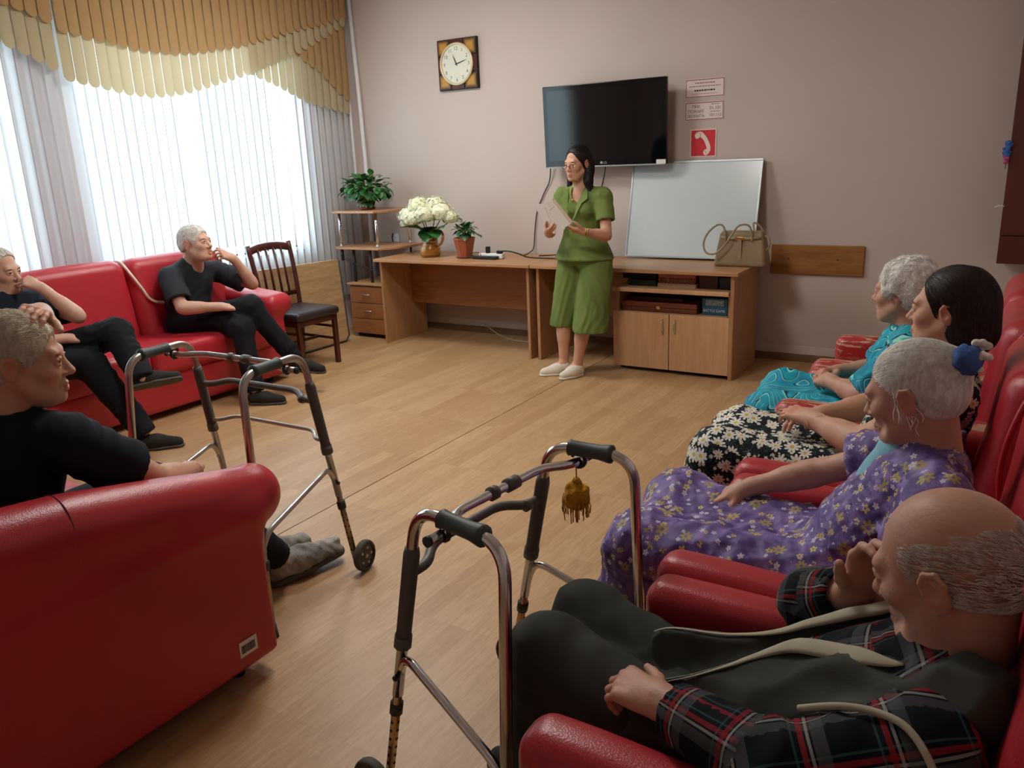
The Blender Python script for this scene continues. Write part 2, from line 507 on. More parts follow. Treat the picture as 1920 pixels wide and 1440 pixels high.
def fillet(pts, r, n=5):
    """round the corners of a polyline with radius-like cut length r"""
    P = [np.array(p, float) for p in pts]; out = [P[0]]
    for i in range(1, len(P) - 1):
        a, b, c = P[i - 1], P[i], P[i + 1]
        rr = min(r, np.linalg.norm(a - b) * .48, np.linalg.norm(c - b) * .48)
        s = b + (a - b) / np.linalg.norm(a - b) * rr; e = b + (c - b) / np.linalg.norm(c - b) * rr
        for k in range(n + 1):
            t = k / n
            out.append((1 - t) ** 2 * s + 2 * t * (1 - t) * b + t * t * e)
    out.append(P[-1])
    return out

def tubev(pts, r, n=8, closed=False, flat=None):
    P = [np.array(p, float) for p in pts]; m = len(P)
    rs = [r] * m if np.isscalar(r) else list(r)
    V = []; F = []
    T = []
    for i in range(m):
        a = P[(i - 1) % m] if (closed or i > 0) else P[i]; b = P[(i + 1) % m] if (closed or i < m - 1) else P[i]
        t = b - a; T.append(t / (np.linalg.norm(t) + 1e-9))
    ref = np.array([0, 0, 1.0]) if abs(T[0][2]) < .9 else np.array([1.0, 0, 0])
    nrm = np.cross(T[0], ref); nrm /= np.linalg.norm(nrm)
    for i in range(m):
        nrm = nrm - T[i] * (nrm @ T[i]); nrm /= np.linalg.norm(nrm) + 1e-9
        bi = np.cross(T[i], nrm)
        for k in range(n):
            a = 2 * math.pi * k / n
            V.append(P[i] + rs[i] * (math.cos(a) * nrm * (flat[0] if flat else 1) + math.sin(a) * bi * (flat[1] if flat else 1)))
    for i in range(m if closed else m - 1):
        for k in range(n):
            a = i * n + k; b = i * n + (k + 1) % n; j = (i + 1) % m
            F.append((a, b, j * n + (k + 1) % n, j * n + k))
    if not closed:
        F.append(tuple(range(n - 1, -1, -1))); F.append(tuple((m - 1) * n + k for k in range(n)))
    return V, F

def tube(name, pts, r, m, parent=None, n=8, closed=False, flat=None):
    V, F = tubev(pts, r, n, closed, flat)
    return add(name, V, F, m, parent, smooth=True)

def lathev(prof, cx, cy, n=20):
    V = []; F = []
    for (r, z) in prof:
        for k in range(n):
            a = 2 * math.pi * k / n
            V.append((cx + r * math.cos(a), cy + r * math.sin(a), z))
    for i in range(len(prof) - 1):
        for k in range(n):
            F.append((i * n + k, i * n + (k + 1) % n, (i + 1) * n + (k + 1) % n, (i + 1) * n + k))
    F.append(tuple(range(n - 1, -1, -1))); F.append(tuple((len(prof) - 1) * n + k for k in range(n)))
    return V, F
def lathe(name, prof, cx, cy, m, parent=None, n=20, smooth=True):
    V, F = lathev(prof, cx, cy, n)
    return add(name, V, F, m, parent, smooth=smooth)

def prism(name, poly, m, parent=None, frame=None, depth=.01, bevel=0, smooth=False):
    """polygon (u,v) extruded along w; frame=(origin,U,V,W)"""
    o, U, V_, W = [np.array(x, float) for x in frame]
    n = len(poly)
    V = [o + U * a + V_ * b for a, b in poly] + [o + U * a + V_ * b + W * depth for a, b in poly]
    F = [tuple(range(n - 1, -1, -1)), tuple(range(n, 2 * n))] + [(i, (i + 1) % n, n + (i + 1) % n, n + i) for i in range(n)]
    return add(name, V, F, m, parent, bevel=bevel, smooth=smooth)

def merge(parts):
    V = []; F = []
    for v, f in parts:
        b = len(V); V += [tuple(p) for p in v]; F += [tuple(i + b for i in q) for q in f]
    return V, F

def text_mesh(s, size, origin, U, Vd, m, name, parent=None, align='CENTER', depth=0.0):
    cu = bpy.data.curves.new('t', 'FONT'); cu.body = s; cu.size = size; cu.align_x = align
    cu.extrude = depth; cu.resolution_u = 4
    ob = bpy.data.objects.new('t', cu); COL.objects.link(ob)
    dg = bpy.context.evaluated_depsgraph_get()
    me = bpy.data.meshes.new_from_object(ob.evaluated_get(dg))
    vv = np.array([v.co[:] for v in me.vertices]).reshape(-1, 3)
    ff = [tuple(p.vertices) for p in me.polygons]
    bpy.data.objects.remove(ob); bpy.data.curves.remove(cu); bpy.data.meshes.remove(me)
    if len(vv) == 0: return None
    U = np.array(U, float); Vd = np.array(Vd, float); W = np.cross(U, Vd)
    P = np.array(origin, float) + vv[:, :1] * U + vv[:, 1:2] * Vd + vv[:, 2:3] * W
    return add(name, P, ff, m, parent)

def copy_tree(o, parent=None, skip=()):
    c = o.copy(); COL.objects.link(c); c.parent = parent
    for ch in [x for x in bpy.data.objects if x.parent == o]:
        copy_tree(ch, c)
    return c

# ------------------------------------------------------------------ signed-distance modelling of soft shapes
def nv(a):
    a = np.array(a, float); return a / (np.linalg.norm(a) + 1e-12)

class Sdf:
    def __init__(s): s.ops = []
    def cone(s, a, b, ra, rb=None, k=.02, op='u', flat=None):
        rb = ra if rb is None else rb
        a = np.array(a, float); b = np.array(b, float); ba = b - a; L = max(ba @ ba, 1e-9)
        R_ = max(ra, rb)
        lo = np.minimum(a, b) - R_; hi = np.maximum(a, b) + R_
        def f(x, y, z):
            px, py, pz = x - a[0], y - a[1], z - a[2]
            h = np.clip((px * ba[0] + py * ba[1] + pz * ba[2]) / L, 0, 1)
            qx, qy, qz = px - ba[0] * h, py - ba[1] * h, pz - ba[2] * h
            d2 = qx * qx + qy * qy + qz * qz
            if flat is not None:
                n_, sc = flat
                qn = qx * n_[0] + qy * n_[1] + qz * n_[2]
                d2 = d2 + (sc * sc - 1) * qn * qn
            return np.sqrt(d2) - (ra + (rb - ra) * h)
        s.ops.append((op, f, lo, hi, k)); return s
    def chain(s, pts, rs, k=.02, flat=None, op='u'):
        T = Sdf()
        for i in range(len(pts) - 1): T.cone(pts[i], pts[i + 1], rs[i], rs[i + 1], k, op, flat)
        fs = [o[1] for o in T.ops]
        def f(x, y, z):
            d = fs[0](x, y, z)
            for g in fs[1:]: d = np.minimum(d, g(x, y, z))
            return d
        s.ops.append((op, f, np.min([o[2] for o in T.ops], 0), np.max([o[3] for o in T.ops], 0), k))
        return s
    def ell(s, c, r, rot=None, k=.02, op='u'):
        c = np.array(c, float); r = np.array(r, float)
        A = np.eye(3) if rot is None else np.array(rot, float)   # columns = local axes in world
        R_ = np.sqrt(((A * r) ** 2).sum(1))
        def f(x, y, z):
            px, py, pz = x - c[0], y - c[1], z - c[2]
            k0 = 0; k1 = 0
            for i in range(3):
                q = (px * A[0, i] + py * A[1, i] + pz * A[2, i])
                k0 = k0 + (q / r[i]) ** 2; k1 = k1 + (q / r[i] ** 2) ** 2
            k0 = np.sqrt(k0); k1 = np.sqrt(k1) + 1e-9
            return k0 * (k0 - 1) / k1
        s.ops.append((op, f, c - R_, c + R_, k)); return s
    def rbox(s, c, h, rr, rot=None, k=.02, op='u'):
        c = np.array(c, float); h = np.array(h, float)
        A = np.eye(3) if rot is None else np.array(rot, float)
        R_ = (np.abs(A) * h).sum(1)
        def f(x, y, z):
            px, py, pz = x - c[0], y - c[1], z - c[2]
            o2 = 0; ins = None
            for i in range(3):
                q = np.abs(px * A[0, i] + py * A[1, i] + pz * A[2, i]) - (h[i] - rr)
                o2 = o2 + np.maximum(q, 0) ** 2
                ins = q if ins is None else np.maximum(ins, q)
            return np.sqrt(o2) + np.minimum(ins, 0) - rr
        s.ops.append((op, f, c - R_, c + R_, k)); return s
    def cut(s, c, n, rad=None, k=.004):
        """remove what lies beyond the plane through c with outward normal n, near c"""
        c = np.array(c, float); n = nv(n)
        rad = 9.0 if rad is None else rad
        def f(x, y, z): return -((x - c[0]) * n[0] + (y - c[1]) * n[1] + (z - c[2]) * n[2])
        s.ops.append(('cut', f, c - rad, c + rad, k)); return s
    def noise(s, f, lo=None, hi=None):
        s.ops.append(('n', f, None if lo is None else np.array(lo, float), None if hi is None else np.array(hi, float), 0)); return s
    def bounds(s, pad=.05):
        lo = np.min([o[2] for o in s.ops if o[0] == 'u'], 0) - pad
        hi = np.max([o[3] for o in s.ops if o[0] == 'u'], 0) + pad
        return lo, hi
    def field(s, lo, hi, h):
        ax = [np.arange(lo[i], hi[i] + h, h, dtype=np.float32) for i in range(3)]
        D = np.full([len(a) for a in ax], .3, np.float32)
        ops = s.ops
        if any(o[0] == 'n' for o in ops):     # unions first, then the relief, then hems and openings
            ops = [o for o in ops if o[0] == 'u'] + [o for o in ops if o[0] == 'n'] + [o for o in ops if o[0] in ('s', 'cut')]
        for op, f, l, u, k in ops:
            if op == 'n':
                if l is None: l, u = lo, hi
                mg = 0
            elif op == 'cut': mg = 0
            else: mg = k + 2.5 * h
            sl = []
            for i in range(3):
                i0 = max(0, int(np.searchsorted(ax[i], l[i] - mg))); i1 = int(np.searchsorted(ax[i], u[i] + mg))
                sl.append(slice(i0, i1))
            sl = tuple(sl)
            X = ax[0][sl[0]][:, None, None]; Y = ax[1][sl[1]][None, :, None]; Z = ax[2][sl[2]][None, None, :]
            if X.size == 0 or Y.size == 0 or Z.size == 0: continue
            d = f(X, Y, Z).astype(np.float32); e = D[sl]
            if op == 'n': D[sl] = e + d; continue
            if op == 'u':
                hh = np.maximum(k - np.abs(e - d), 0) / k
                D[sl] = np.minimum(e, d) - hh * hh * k * .25
            else:
                d = -d
                hh = np.maximum(k - np.abs(e - d), 0) / k
                D[sl] = np.maximum(e, d) + hh * hh * k * .25
        return ax, D
    def mesh(s, h=.008, lo=None, hi=None, pad=.05):
        if lo is None: lo, hi = s.bounds(pad)
        ax, D = s.field(lo, hi, h)
        return nets(ax, D)

CORN = [(i, j, k) for i in (0, 1) for j in (0, 1) for k in (0, 1)]
EDG = [(a, b) for a in range(8) for b in range(a + 1, 8) if sum(abs(x - y) for x, y in zip(CORN[a], CORN[b])) == 1]
def nets(ax, D):
    ins = D < 0
    nx, ny, nz = D.shape
    cnt = np.zeros((nx - 1, ny - 1, nz - 1), np.int8)
    for i, j, k in CORN: cnt += ins[i:nx - 1 + i, j:ny - 1 + j, k:nz - 1 + k]
    act = np.argwhere((cnt > 0) & (cnt < 8))
    if len(act) == 0: return np.zeros((0, 3)), np.zeros((0, 4), np.int32)
    vals = np.stack([D[act[:, 0] + c[0], act[:, 1] + c[1], act[:, 2] + c[2]] for c in CORN], 1)
    P = np.zeros((len(act), 3)); W = np.zeros(len(act))
    for a, b in EDG:
        va, vb = vals[:, a], vals[:, b]
        m = (va < 0) != (vb < 0)
        t = np.where(m, va / np.where(np.abs(va - vb) < 1e-12, 1, va - vb), 0)
        ca, cb = np.array(CORN[a], float), np.array(CORN[b], float)
        P += np.where(m[:, None], ca + (cb - ca) * t[:, None], 0); W += m
    P /= W[:, None]
    st = np.array([a[1] - a[0] for a in ax]); og = np.array([a[0] for a in ax])
    V = og + (act + P) * st
    idx = np.full(cnt.shape, -1, np.int32); idx[act[:, 0], act[:, 1], act[:, 2]] = np.arange(len(act))
    Q = []
    for axis in range(3):
        sh = [slice(None)] * 3; sh2 = [slice(None)] * 3
        sh[axis] = slice(0, -1); sh2[axis] = slice(1, None)
        e = ins[tuple(sh)] != ins[tuple(sh2)]
        E_ = np.argwhere(e)
        o1, o2 = [i for i in range(3) if i != axis]
        ok = (E_[:, o1] > 0) & (E_[:, o2] > 0) & (E_[:, o1] < D.shape[o1] - 1) & (E_[:, o2] < D.shape[o2] - 1)
        E_ = E_[ok]
        q = []
        for d1, d2 in ((-1, -1), (0, -1), (0, 0), (-1, 0)):
            c = E_.copy(); c[:, o1] += d1; c[:, o2] += d2
            q.append(idx[c[:, 0], c[:, 1], c[:, 2]])
        q = np.stack(q, 1)
        inn = ins[E_[:, 0], E_[:, 1], E_[:, 2]]
        flip = inn if axis != 1 else ~inn
        q = np.where(flip[:, None], q, q[:, ::-1])
        Q.append(q)
    return V, np.concatenate(Q)

def folds(seed, amp, freq, n=3, axis=None, warp=1.2):
    rg = np.random.RandomState(seed); T = []
    for i in range(n):
        d = rg.normal(size=3)
        if axis is not None: d = d - .75 * np.array(axis) * (d @ np.array(axis))
        d = d / np.linalg.norm(d) * freq * rg.uniform(.7, 1.4)
        e = rg.normal(size=3); e = e / np.linalg.norm(e) * freq * .45
        T.append((d, e, rg.uniform(0, 6.3), rg.uniform(0, 6.3)))
    def f(x, y, z):
        o = 0
        for d, e, p, q in T:
            o = o + np.sin(d[0] * x + d[1] * y + d[2] * z + p + warp * np.sin(e[0] * x + e[1] * y + e[2] * z + q))
        return amp * o / n
    return f

def creases(seed, amp, freq, n=3, axis=None, warp=1.6):
    rg = np.random.RandomState(seed); T = []
    for i in range(n):
        d = rg.normal(size=3)
        if axis is not None: d = d - .8 * np.array(axis) * (d @ np.array(axis))
        d = d / np.linalg.norm(d) * freq * rg.uniform(.6, 1.5)
        e = rg.normal(size=3); e = e / np.linalg.norm(e) * freq * .5
        g = rg.normal(size=3); g = g / np.linalg.norm(g) * freq * .35
        T.append((d, e, g, rg.uniform(0, 6.3), rg.uniform(0, 6.3), rg.uniform(0, 6.3)))
    def f(x, y, z):
        o = 0
        for d, e, g, p, q, r in T:
            m = .5 + .5 * np.sin(g[0] * x + g[1] * y + g[2] * z + r)
            o = o + m * (np.abs(np.sin(d[0] * x + d[1] * y + d[2] * z + p + warp * np.sin(e[0] * x + e[1] * y + e[2] * z + q))) - .62)
        return amp * o / 1.6
    return f

def sob(name, S, m, parent, h=.008, uv=False, lo=None, hi=None):
    V, Q = S.mesh(h, lo, hi)
    return add(name, V, Q, m, parent, smooth=True, uv=uv)
# ================================================================== STRUCTURE
XL, XR, YB, YF, HC = -5.57, .46, 6.08, -1.4, 3.1
def struct(name, o=None, label=None):
    return tag(o, label, kind='structure')

# floor: a slab with the two linoleum sheets that meet in the visible seam
fl = struct('floor', add('floor', boxv(XL - .2, XR + .2, YF - .2, YB + .2, -.12, -.004), BF, MT['black_board']),
            'wood look linoleum floor with a long joint')
sx = -2.62
def sheet(x0a, x1a, x0b, x1b):
    V = [(x0a, YF, -.004), (x1a, YF, -.004), (x1b, YB, -.004), (x0b, YB, -.004), (x0a, YF, 0), (x1a, YF, 0), (x1b, YB, 0), (x0b, YB, 0)]
    return add('linoleum_sheet', V, BF, MT['floor'], fl)
sheet(XL, sx + .05 - .003, XL, sx - .045 - .003)
sheet(sx + .05 + .003, XR, sx - .045 + .003, XR)
struct('c', add('ceiling', boxv(XL - .2, XR + .2, YF - .2, YB + .2, HC, HC + .12), BF, MT['ceiling']), 'plain white ceiling')
struct('w', add('wall_back', boxv(XL - .2, XR + .2, YB, YB + .18, 0, HC), BF, MT['wall_back']), 'pinkish beige painted wall with the clock')
struct('w', add('wall_right', boxv(XR, XR + .18, YF, YB, 0, HC), BF, MT['wall']), 'beige wall behind the armchairs')
struct('w', add('wall_front', boxv(XL - .2, XR + .2, YF - .18, YF, 0, HC), BF, MT['wall']), 'beige wall behind the viewer')
# window wall with two openings
def wall_with_holes(holes):
    parts = []
    y = YF
    for (a, b, z0, z1) in holes:
        parts.append((boxv(XL - .22, XL, y, a, 0, HC), BF))
        parts.append((boxv(XL - .22, XL, a, b, 0, z0), BF))
        parts.append((boxv(XL - .22, XL, a, b, z1, HC), BF))
        y = b
    parts.append((boxv(XL - .22, XL, y, YB, 0, HC), BF))
    V, F = merge(parts)
    return add('wall_left', V, F, MT['wall'])
HOLES = [(1.3, 2.86, .85, 2.6), (3.36, 5.34, .85, 2.6)]
struct('w', wall_with_holes(HOLES), 'window wall behind the blinds')
def tr_glass():
    m = bpy.data.materials.new('clear_glass'); m.use_nodes = True; t = m.node_tree; t.nodes.clear()
    o = t.nodes.new('ShaderNodeOutputMaterial'); a = t.nodes.new('ShaderNodeBsdfTransparent'); g = t.nodes.new('ShaderNodeBsdfGlossy')
    g.inputs['Roughness'].default_value = .02
    x = t.nodes.new('ShaderNodeMixShader'); x.inputs[0].default_value = .06
    t.links.new(a.outputs[0], x.inputs[1]); t.links.new(g.outputs[0], x.inputs[2]); t.links.new(x.outputs[0], o.inputs[0])
    return m
MT['glass'] = tr_glass()
for i, (a, b, z0, z1) in enumerate(HOLES):
    w = thing('window_%d' % (i + 1), None, None, (XL - .12, (a + b) / 2, z0))
    tag(w, 'white framed window behind the vertical blind', kind='structure')
    mid = (a + b) / 2
    for (p, q, r, s) in ((a, a + .06, z0, z1), (b - .06, b, z0, z1), (mid - .04, mid + .04, z0, z1)):
        box('window_frame', XL - .15, XL - .09, p, q, r, s, MT['white_paint'], w)
    for (p, q) in ((a + .06, mid - .04), (mid + .04, b - .06)):
        box('window_frame', XL - .15, XL - .09, p, q, z0, z0 + .06, MT['white_paint'], w)
        box('window_frame', XL - .15, XL - .09, p, q, z1 - .06, z1, MT['white_paint'], w)
        box('window_pane', XL - .122, XL - .118, p, q, z0 + .06, z1 - .06, MT['glass'], w, bevel=0)
    box('window_sill', XL - .09, XL + .02, a - .04, b + .04, z0 - .03, z0, MT['white_paint'], w)
# skirting along the far wall: pale strip over a brown board
struct('b', box('baseboard_back', XL, XR, YB - .014, YB, 0, .055, MT['baseboard']), 'brown skirting along the far wall')
struct('t', box('trim_1', XL, XR, YB - .006, YB, .055, .12, MT['skirt_white']), 'pale painted strip above the skirting')
struct('b', box('baseboard_right', XR - .014, XR, YF, YB - .014, 0, .055, MT['baseboard']), 'brown skirting behind the armchairs')

# fill lamps added overhead, out of view, to brighten the room
lampm = N('fill_lamp_diffuser'); lampm.base(C('#f4f0e8'))
lampm.p.inputs['Emission Color'].default_value = (1.0, .96, .91, 1); lampm.p.inputs['Emission Strength'].default_value = 26.0
for i, (lx, ly, what) in enumerate(((-3.9, 4.3, 'added fill light panel overhead on the window side'), (-2.35, 2.8, 'added fill light panel overhead on the armchair side'))):
    t = thing('added_fill_lamp', what, 'lamp', (lx, ly, HC - .08))
    box('housing', lx - .31, lx + .31, ly - .31, ly + .31, HC - .05, HC, MT['white_paint'], t)
    box('diffuser', lx - .29, lx + .29, ly - .29, ly + .29, HC - .08, HC - .05, lampm.m, t, bevel=.006)

# ================================================================== BLINDS
def interp(y, pts):
    ys = [p[0] for p in pts]; zs = [p[1] for p in pts]
    return float(np.interp(y, ys, zs))
def slat(parent, x, y, z0, z1, m, ang, rounded, w=.089, bow=.006):
    cols = 7
    V = []; F = []
    ca, sa = math.cos(ang), math.sin(ang)
    for i in range(cols):
        t = -1 + 2 * i / (cols - 1)
        zb = z0 + ((1 - math.sqrt(max(0, 1 - (t * .98) ** 2))) * .038 if rounded else 0)
        dy = t * w / 2; dx = bow * (1 - t * t)
        px, py = x + dx * ca - dy * sa, y + dy * ca + dx * sa
        V += [(px, py, zb), (px, py, z1)]
    for i in range(cols - 1):
        F.append((2 * i, 2 * i + 2, 2 * i + 3, 2 * i + 1))
    return add('slat', V, F, m, parent, smooth=True)
PITCH = .0825
def blind(name, label, y0, y1, layers, rail=True):
    t = thing(name, label, 'blind', (-5.46, (y0 + y1) / 2, 0.3))
    box('headrail', -5.56, -5.38, y0 - .02, y1 + .02, HC - .05, HC - .012, MT['white_paint'], t)
    rg = random.Random(int(y0 * 100))
    for (x, m, ya, yb, curve, ang) in layers:
        n = int(round((yb - ya) / PITCH))
        for i in range(n + 1):
            y = ya + i * (yb - ya) / max(n, 1)
            z0 = interp(y, curve) if curve else .34
            slat(t, x + rg.uniform(-.002, .002), y, z0, HC - .055, MT[m], ang + rg.uniform(-.05, .05), curve is not None)
        if curve is None:
            for i in range(0, n, 1):
                pass
    return t
L1 = [(3.25, 2.45), (3.5, 2.414), (3.82, 2.373), (4.1, 2.375), (4.29, 2.395), (4.67, 2.464), (5.07, 2.575), (5.4, 2.67), (5.784, 2.77), (6.0, 2.84)]
L2 = [(3.2, 2.165), (3.46, 2.119), (3.71, 2.078), (3.9, 2.067), (4.15, 2.10), (4.43, 2.173), (4.82, 2.285), (5.36, 2.48), (5.9, 2.734), (6, 2.78)]
L3 = [(5.37, 2.47), (5.62, 2.356), (5.9, 2.156), (6, 2.1)]
L4 = [(4.84, 2.289), (5.115, 2.208), (5.467, 2.082), (5.9, 2.016), (6, 2.0)]
SL = .24
blind('vertical_blind', 'long vertical blind with apricot and cream scalloped swags beside the wall corner', 3.28, 6.0,
      [(-5.485, 'slat_white', 3.29, 5.955, None, SL), (-5.462, 'slat_cream', 4.86, 5.955, L4, .12), (-5.446, 'slat_orange', 5.38, 5.955, L3, .12),
       (-5.428, 'slat_cream', 3.29, 5.955, L2, .12), (-5.41, 'slat_orange', 3.29, 5.955, L1, .12)])
LC = [(1.3, 2.02), (1.9, 2.18), (2.4, 2.38), (2.6, 2.40), (2.88, 2.344), (2.955, 2.323), (3.123, 2.248), (3.208, 2.205)]
LO = [(1.3, 2.55), (2.0, 2.7), (2.7, 2.62), (2.986, 2.559), (3.10, 2.527), (3.2, 2.494)]
blind('vertical_blind', 'section of vertical blind at the left picture edge, cut off by the frame', 1.2, 3.22,
      [(-5.485, 'slat_white', 1.2, 3.19, None, SL), (-5.428, 'slat_cream', 1.2, 3.19, LC, .12), (-5.41, 'slat_orange', 1.2, 3.19, LO, .12)])
# heating pipes in the corner
o = tube('heating_pipe', [(-5.50, 6.035, 0), (-5.50, 6.035, HC)], .014, MT['white_paint'], n=12)
tag(o, 'thin white heating pipe standing in the corner by the blind', 'pipe')
o = tube('heating_pipe', [(-5.36, 6.03, 0), (-5.36, 6.03, 1.5), (-5.38, 6.045, 2.0), (-5.42, 6.05, HC)], .02, MT['white_paint'], n=12)
tag(o, 'thicker white heating pipe behind the corner shelf', 'pipe')

# ================================================================== WALL THINGS
# clock
t = thing('wall_clock', 'square dark brown wall clock with round cream dial', 'clock', (-4.24, YB, 2.35))
cx, cz, yf = -4.243, 2.345, YB - .03
hw = .205
box('clock_back', cx - hw, cx + hw, yf, YB - .002, cz - hw, cz + hw, MT['black_board'], t, bevel=.004)
amber = N('amber_brown_tile'); _co = amber.coord('Generated')
_s = amber.new('ShaderNodeSeparateXYZ'); amber.link(_co, _s.inputs[0])
_dx = amber.math('ABSOLUTE', amber.math('SUBTRACT', _s.outputs[0], .5)); _dz = amber.math('ABSOLUTE', amber.math('SUBTRACT', _s.outputs[2], .5))
amber.base(amber.mix(amber.step(amber.math('MAXIMUM', _dx, _dz), .15, .5), C('#b98a3c'), C('#2c1a12'))); amber.set(.35)
g = .004
edges = [-hw, -.07, .068, hw]
for i in range(3):
    for j in range(3):
        if i == 1 and j == 1: continue
        mm = amber.m if (i != 1 and j != 1) else MT['mahogany']
        box('clock_tile', cx + edges[i] + g, cx + edges[i + 1] - g, yf - .008, yf, cz + edges[j] + g, cz + edges[j + 1] - g, mm, t, bevel=.003)
def discv(cx, cz, y, r, depth, n=40):
    V = [(cx + r * math.cos(2 * math.pi * k / n), y, cz + r * math.sin(2 * math.pi * k / n)) for k in range(n)]
    V += [(a, y + depth, b) for a, _, b in V]
    F = [tuple(range(n)), tuple(range(2 * n - 1, n - 1, -1))] + [(k, n + k, n + (k + 1) % n, (k + 1) % n) for k in range(n)]
    return V, F
V, F = discv(cx, cz, yf - .016, .157, .012); dial = add('clock_dial', V, F, mat('cream_dial', C('#dcdccb'), .5, var=.02), t)
ring = [(cx + .163 * math.cos(a), yf - .016, cz + .163 * math.sin(a)) for a in np.linspace(0, 2 * math.pi, 49)[:-1]]
tube('clock_rim', ring, .011, mat('cream_gold_rim', C('#d8c9a4'), .35, .3, var=0), t, n=8, closed=True)
for hnum in range(1, 13):
    a = math.radians(90 - 30 * hnum)
    text_mesh(str(hnum), .042, (cx + .126 * math.cos(a), yf - .0165, cz + .126 * math.sin(a) - .015), (1, 0, 0), (0, 0, 1), MT['ink'], 'numeral', t)
def hand_(ang, L, w):
    a = math.radians(90 - ang); d = np.array([math.cos(a), 0, math.sin(a)]); p = np.array([-d[2], 0, d[0]])
    c0 = np.array([cx, yf - .021, cz])
    pts = [c0 - d * .022 - p * w * .5, c0 + p * w - d * 0, c0 + d * L * .55 + p * w * .8, c0 + d * L, c0 + d * L * .55 - p * w * .8, c0 - p * w]
    n = len(pts)
    V = [q for q in pts] + [q + np.array([0, .002, 0]) for q in pts]
    F = [tuple(range(n - 1, -1, -1)), tuple(range(n, 2 * n))] + [(i, (i + 1) % n, n + (i + 1) % n, n + i) for i in range(n)]
    add('clock_hand', V, F, MT['ink_dark'], t)
hand_(337, .085, .005); hand_(76, .122, .004)

# television
t = thing('television', 'black wall mounted flat television above the desk', 'television', (-2.88, YB, 1.45))
y1 = YB - .005
tvx0, tvx1, tvz0, tvz1 = -3.325, -2.285, 1.472, 2.088
ty = 5.925
box('wall_bracket', -3.1, -2.7, ty + .06, YB, 1.65, 1.9, MT['black'], t)
box('television_case', tvx0 + .02, tvx1 - .02, ty + .01, ty + .075, tvz0 + .02, tvz1 - .02, MT['black'], t, bevel=.015)
sc_t = box('bezel', tvx0, tvx1, ty - .012, ty + .02, tvz0, tvz1, MT['glossblack'], t, bevel=.006)
box('screen', tvx0 + .038, tvx1 - .038, ty - .0135, ty - .011, tvz0 + .052, tvz1 - .036, MT['screen'], t, bevel=0)
box('silver_strip', tvx0 + .02, tvx1 - .02, ty - .014, ty - .008, tvz0 - .006, tvz0 + .004, MT['silver_frame'], t, bevel=.001)
text_mesh('LG', .026, ((tvx0 + tvx1) / 2 - .005, ty - .014, tvz0 + .016), (1, 0, 0), (0, 0, 1), MT['silver_frame'], 'maker_mark', t, align='LEFT')
V, F = discv((tvx0 + tvx1) / 2 - .02, tvz0 + .025, ty - .0145, .010, .002, 20); add('maker_emblem', V, F, MT['silver_frame'], t)
box('paper_sticker', tvx1 - .085, tvx1 - .01, ty - .0155, ty - .0125, tvz0 + .002, tvz0 + .034, MT['paper'], t, bevel=0)
# tilt forwards a little as hung
t.rotation_euler = (math.radians(2.5), 0, 0)

# signs
def sign_frame(t, x0, x1, z0, z1, mb, mf, bw, y=YB - .003):
    box('sign_panel', x0, x1, y, YB - .0005, z0, z1, mb, t, bevel=0)
    e = .004
    for a in ((x0 + e, x1 - e, z1 - e - bw, z1 - e), (x0 + e, x1 - e, z0 + e, z0 + e + bw), (x0 + e, x0 + e + bw, z0 + e, z1 - e), (x1 - e - bw, x1 - e, z0 + e, z1 - e)):
        box('border', a[0], a[1], y - .0008, y, a[2], a[3], mf, t, bevel=0)
t = thing('information_sign', 'white sign with thin red border, uppermost of the three by the television', 'sign', (-2.06, YB, 1.92))
sign_frame(t, -2.213, -1.916, 1.925, 2.056, MT['sign_white'], MT['sign_maroon'], .005)
def faint_line(t, xc, w, z, h, m, seed):
    # print too small to read: a row of short strokes
    rg = random.Random(seed); x = xc - w / 2
    while x < xc + w / 2:
        l_ = min(rg.uniform(.008, .022), xc + w / 2 - x)
        box('faint_print', x, x + l_, YB - .0042, YB - .0032, z, z + h, m, t, bevel=0); x += l_ + .004
faint_line(t, -2.065, .15, 2.024, .006, MT['sign_maroon'], 1)
faint_line(t, -2.065, .24, 2.002, .0045, MT['sign_maroon'], 2)
faint_line(t, -2.065, .155, 1.970, .011, MT['ink_dark'], 3)
faint_line(t, -2.065, .20, 1.950, .003, MT['sign_maroon'], 4)
t = thing('fire_call_sign', 'white bordered sign with a fire phone number in dark capitals', 'sign', (-2.06, YB, 1.766))
sign_frame(t, -2.213, -1.918, 1.766, 1.896, MT['sign_white'], MT['sign_maroon'], .005)
for i, s in enumerate(('ПРИ', 'ПОЖАРЕ', 'ЗВОНИТЬ')):
    text_mesh(s, .029, (-2.130, YB - .0034, 1.853 - i * .033), (1, 0, 0), (0, 0, 1), MT['ink_dark'], 'lettering', t)
text_mesh('01,101', .032, (-1.982, YB - .0034, 1.838), (1, 0, 0), (0, 0, 1), MT['ink_dark'], 'lettering', t)
faint_line(t, -1.982, .075, 1.822, .004, MT['ink'], 5)
faint_line(t, -1.982, .065, 1.874, .004, MT['ink'], 6)
text_mesh('101,112', .030, (-1.982, YB - .0034, 1.79), (1, 0, 0), (0, 0, 1), MT['ink_dark'], 'lettering', t)
t = thing('telephone_sign', 'red square sign with a white telephone handset', 'sign', (-2.068, YB, 1.505))
sx0, sx1, sz0, sz1 = -2.168, -1.968, 1.503, 1.703
box('sign_panel', sx0, sx1, YB - .003, YB - .0005, sz0, sz1, MT['sign_white'], t, bevel=0)
box('red_field', sx0 + .008, sx1 - .008, YB - .0038, YB - .003, sz0 + .008, sz1 - .008, MT['sign_red'], t, bevel=0)
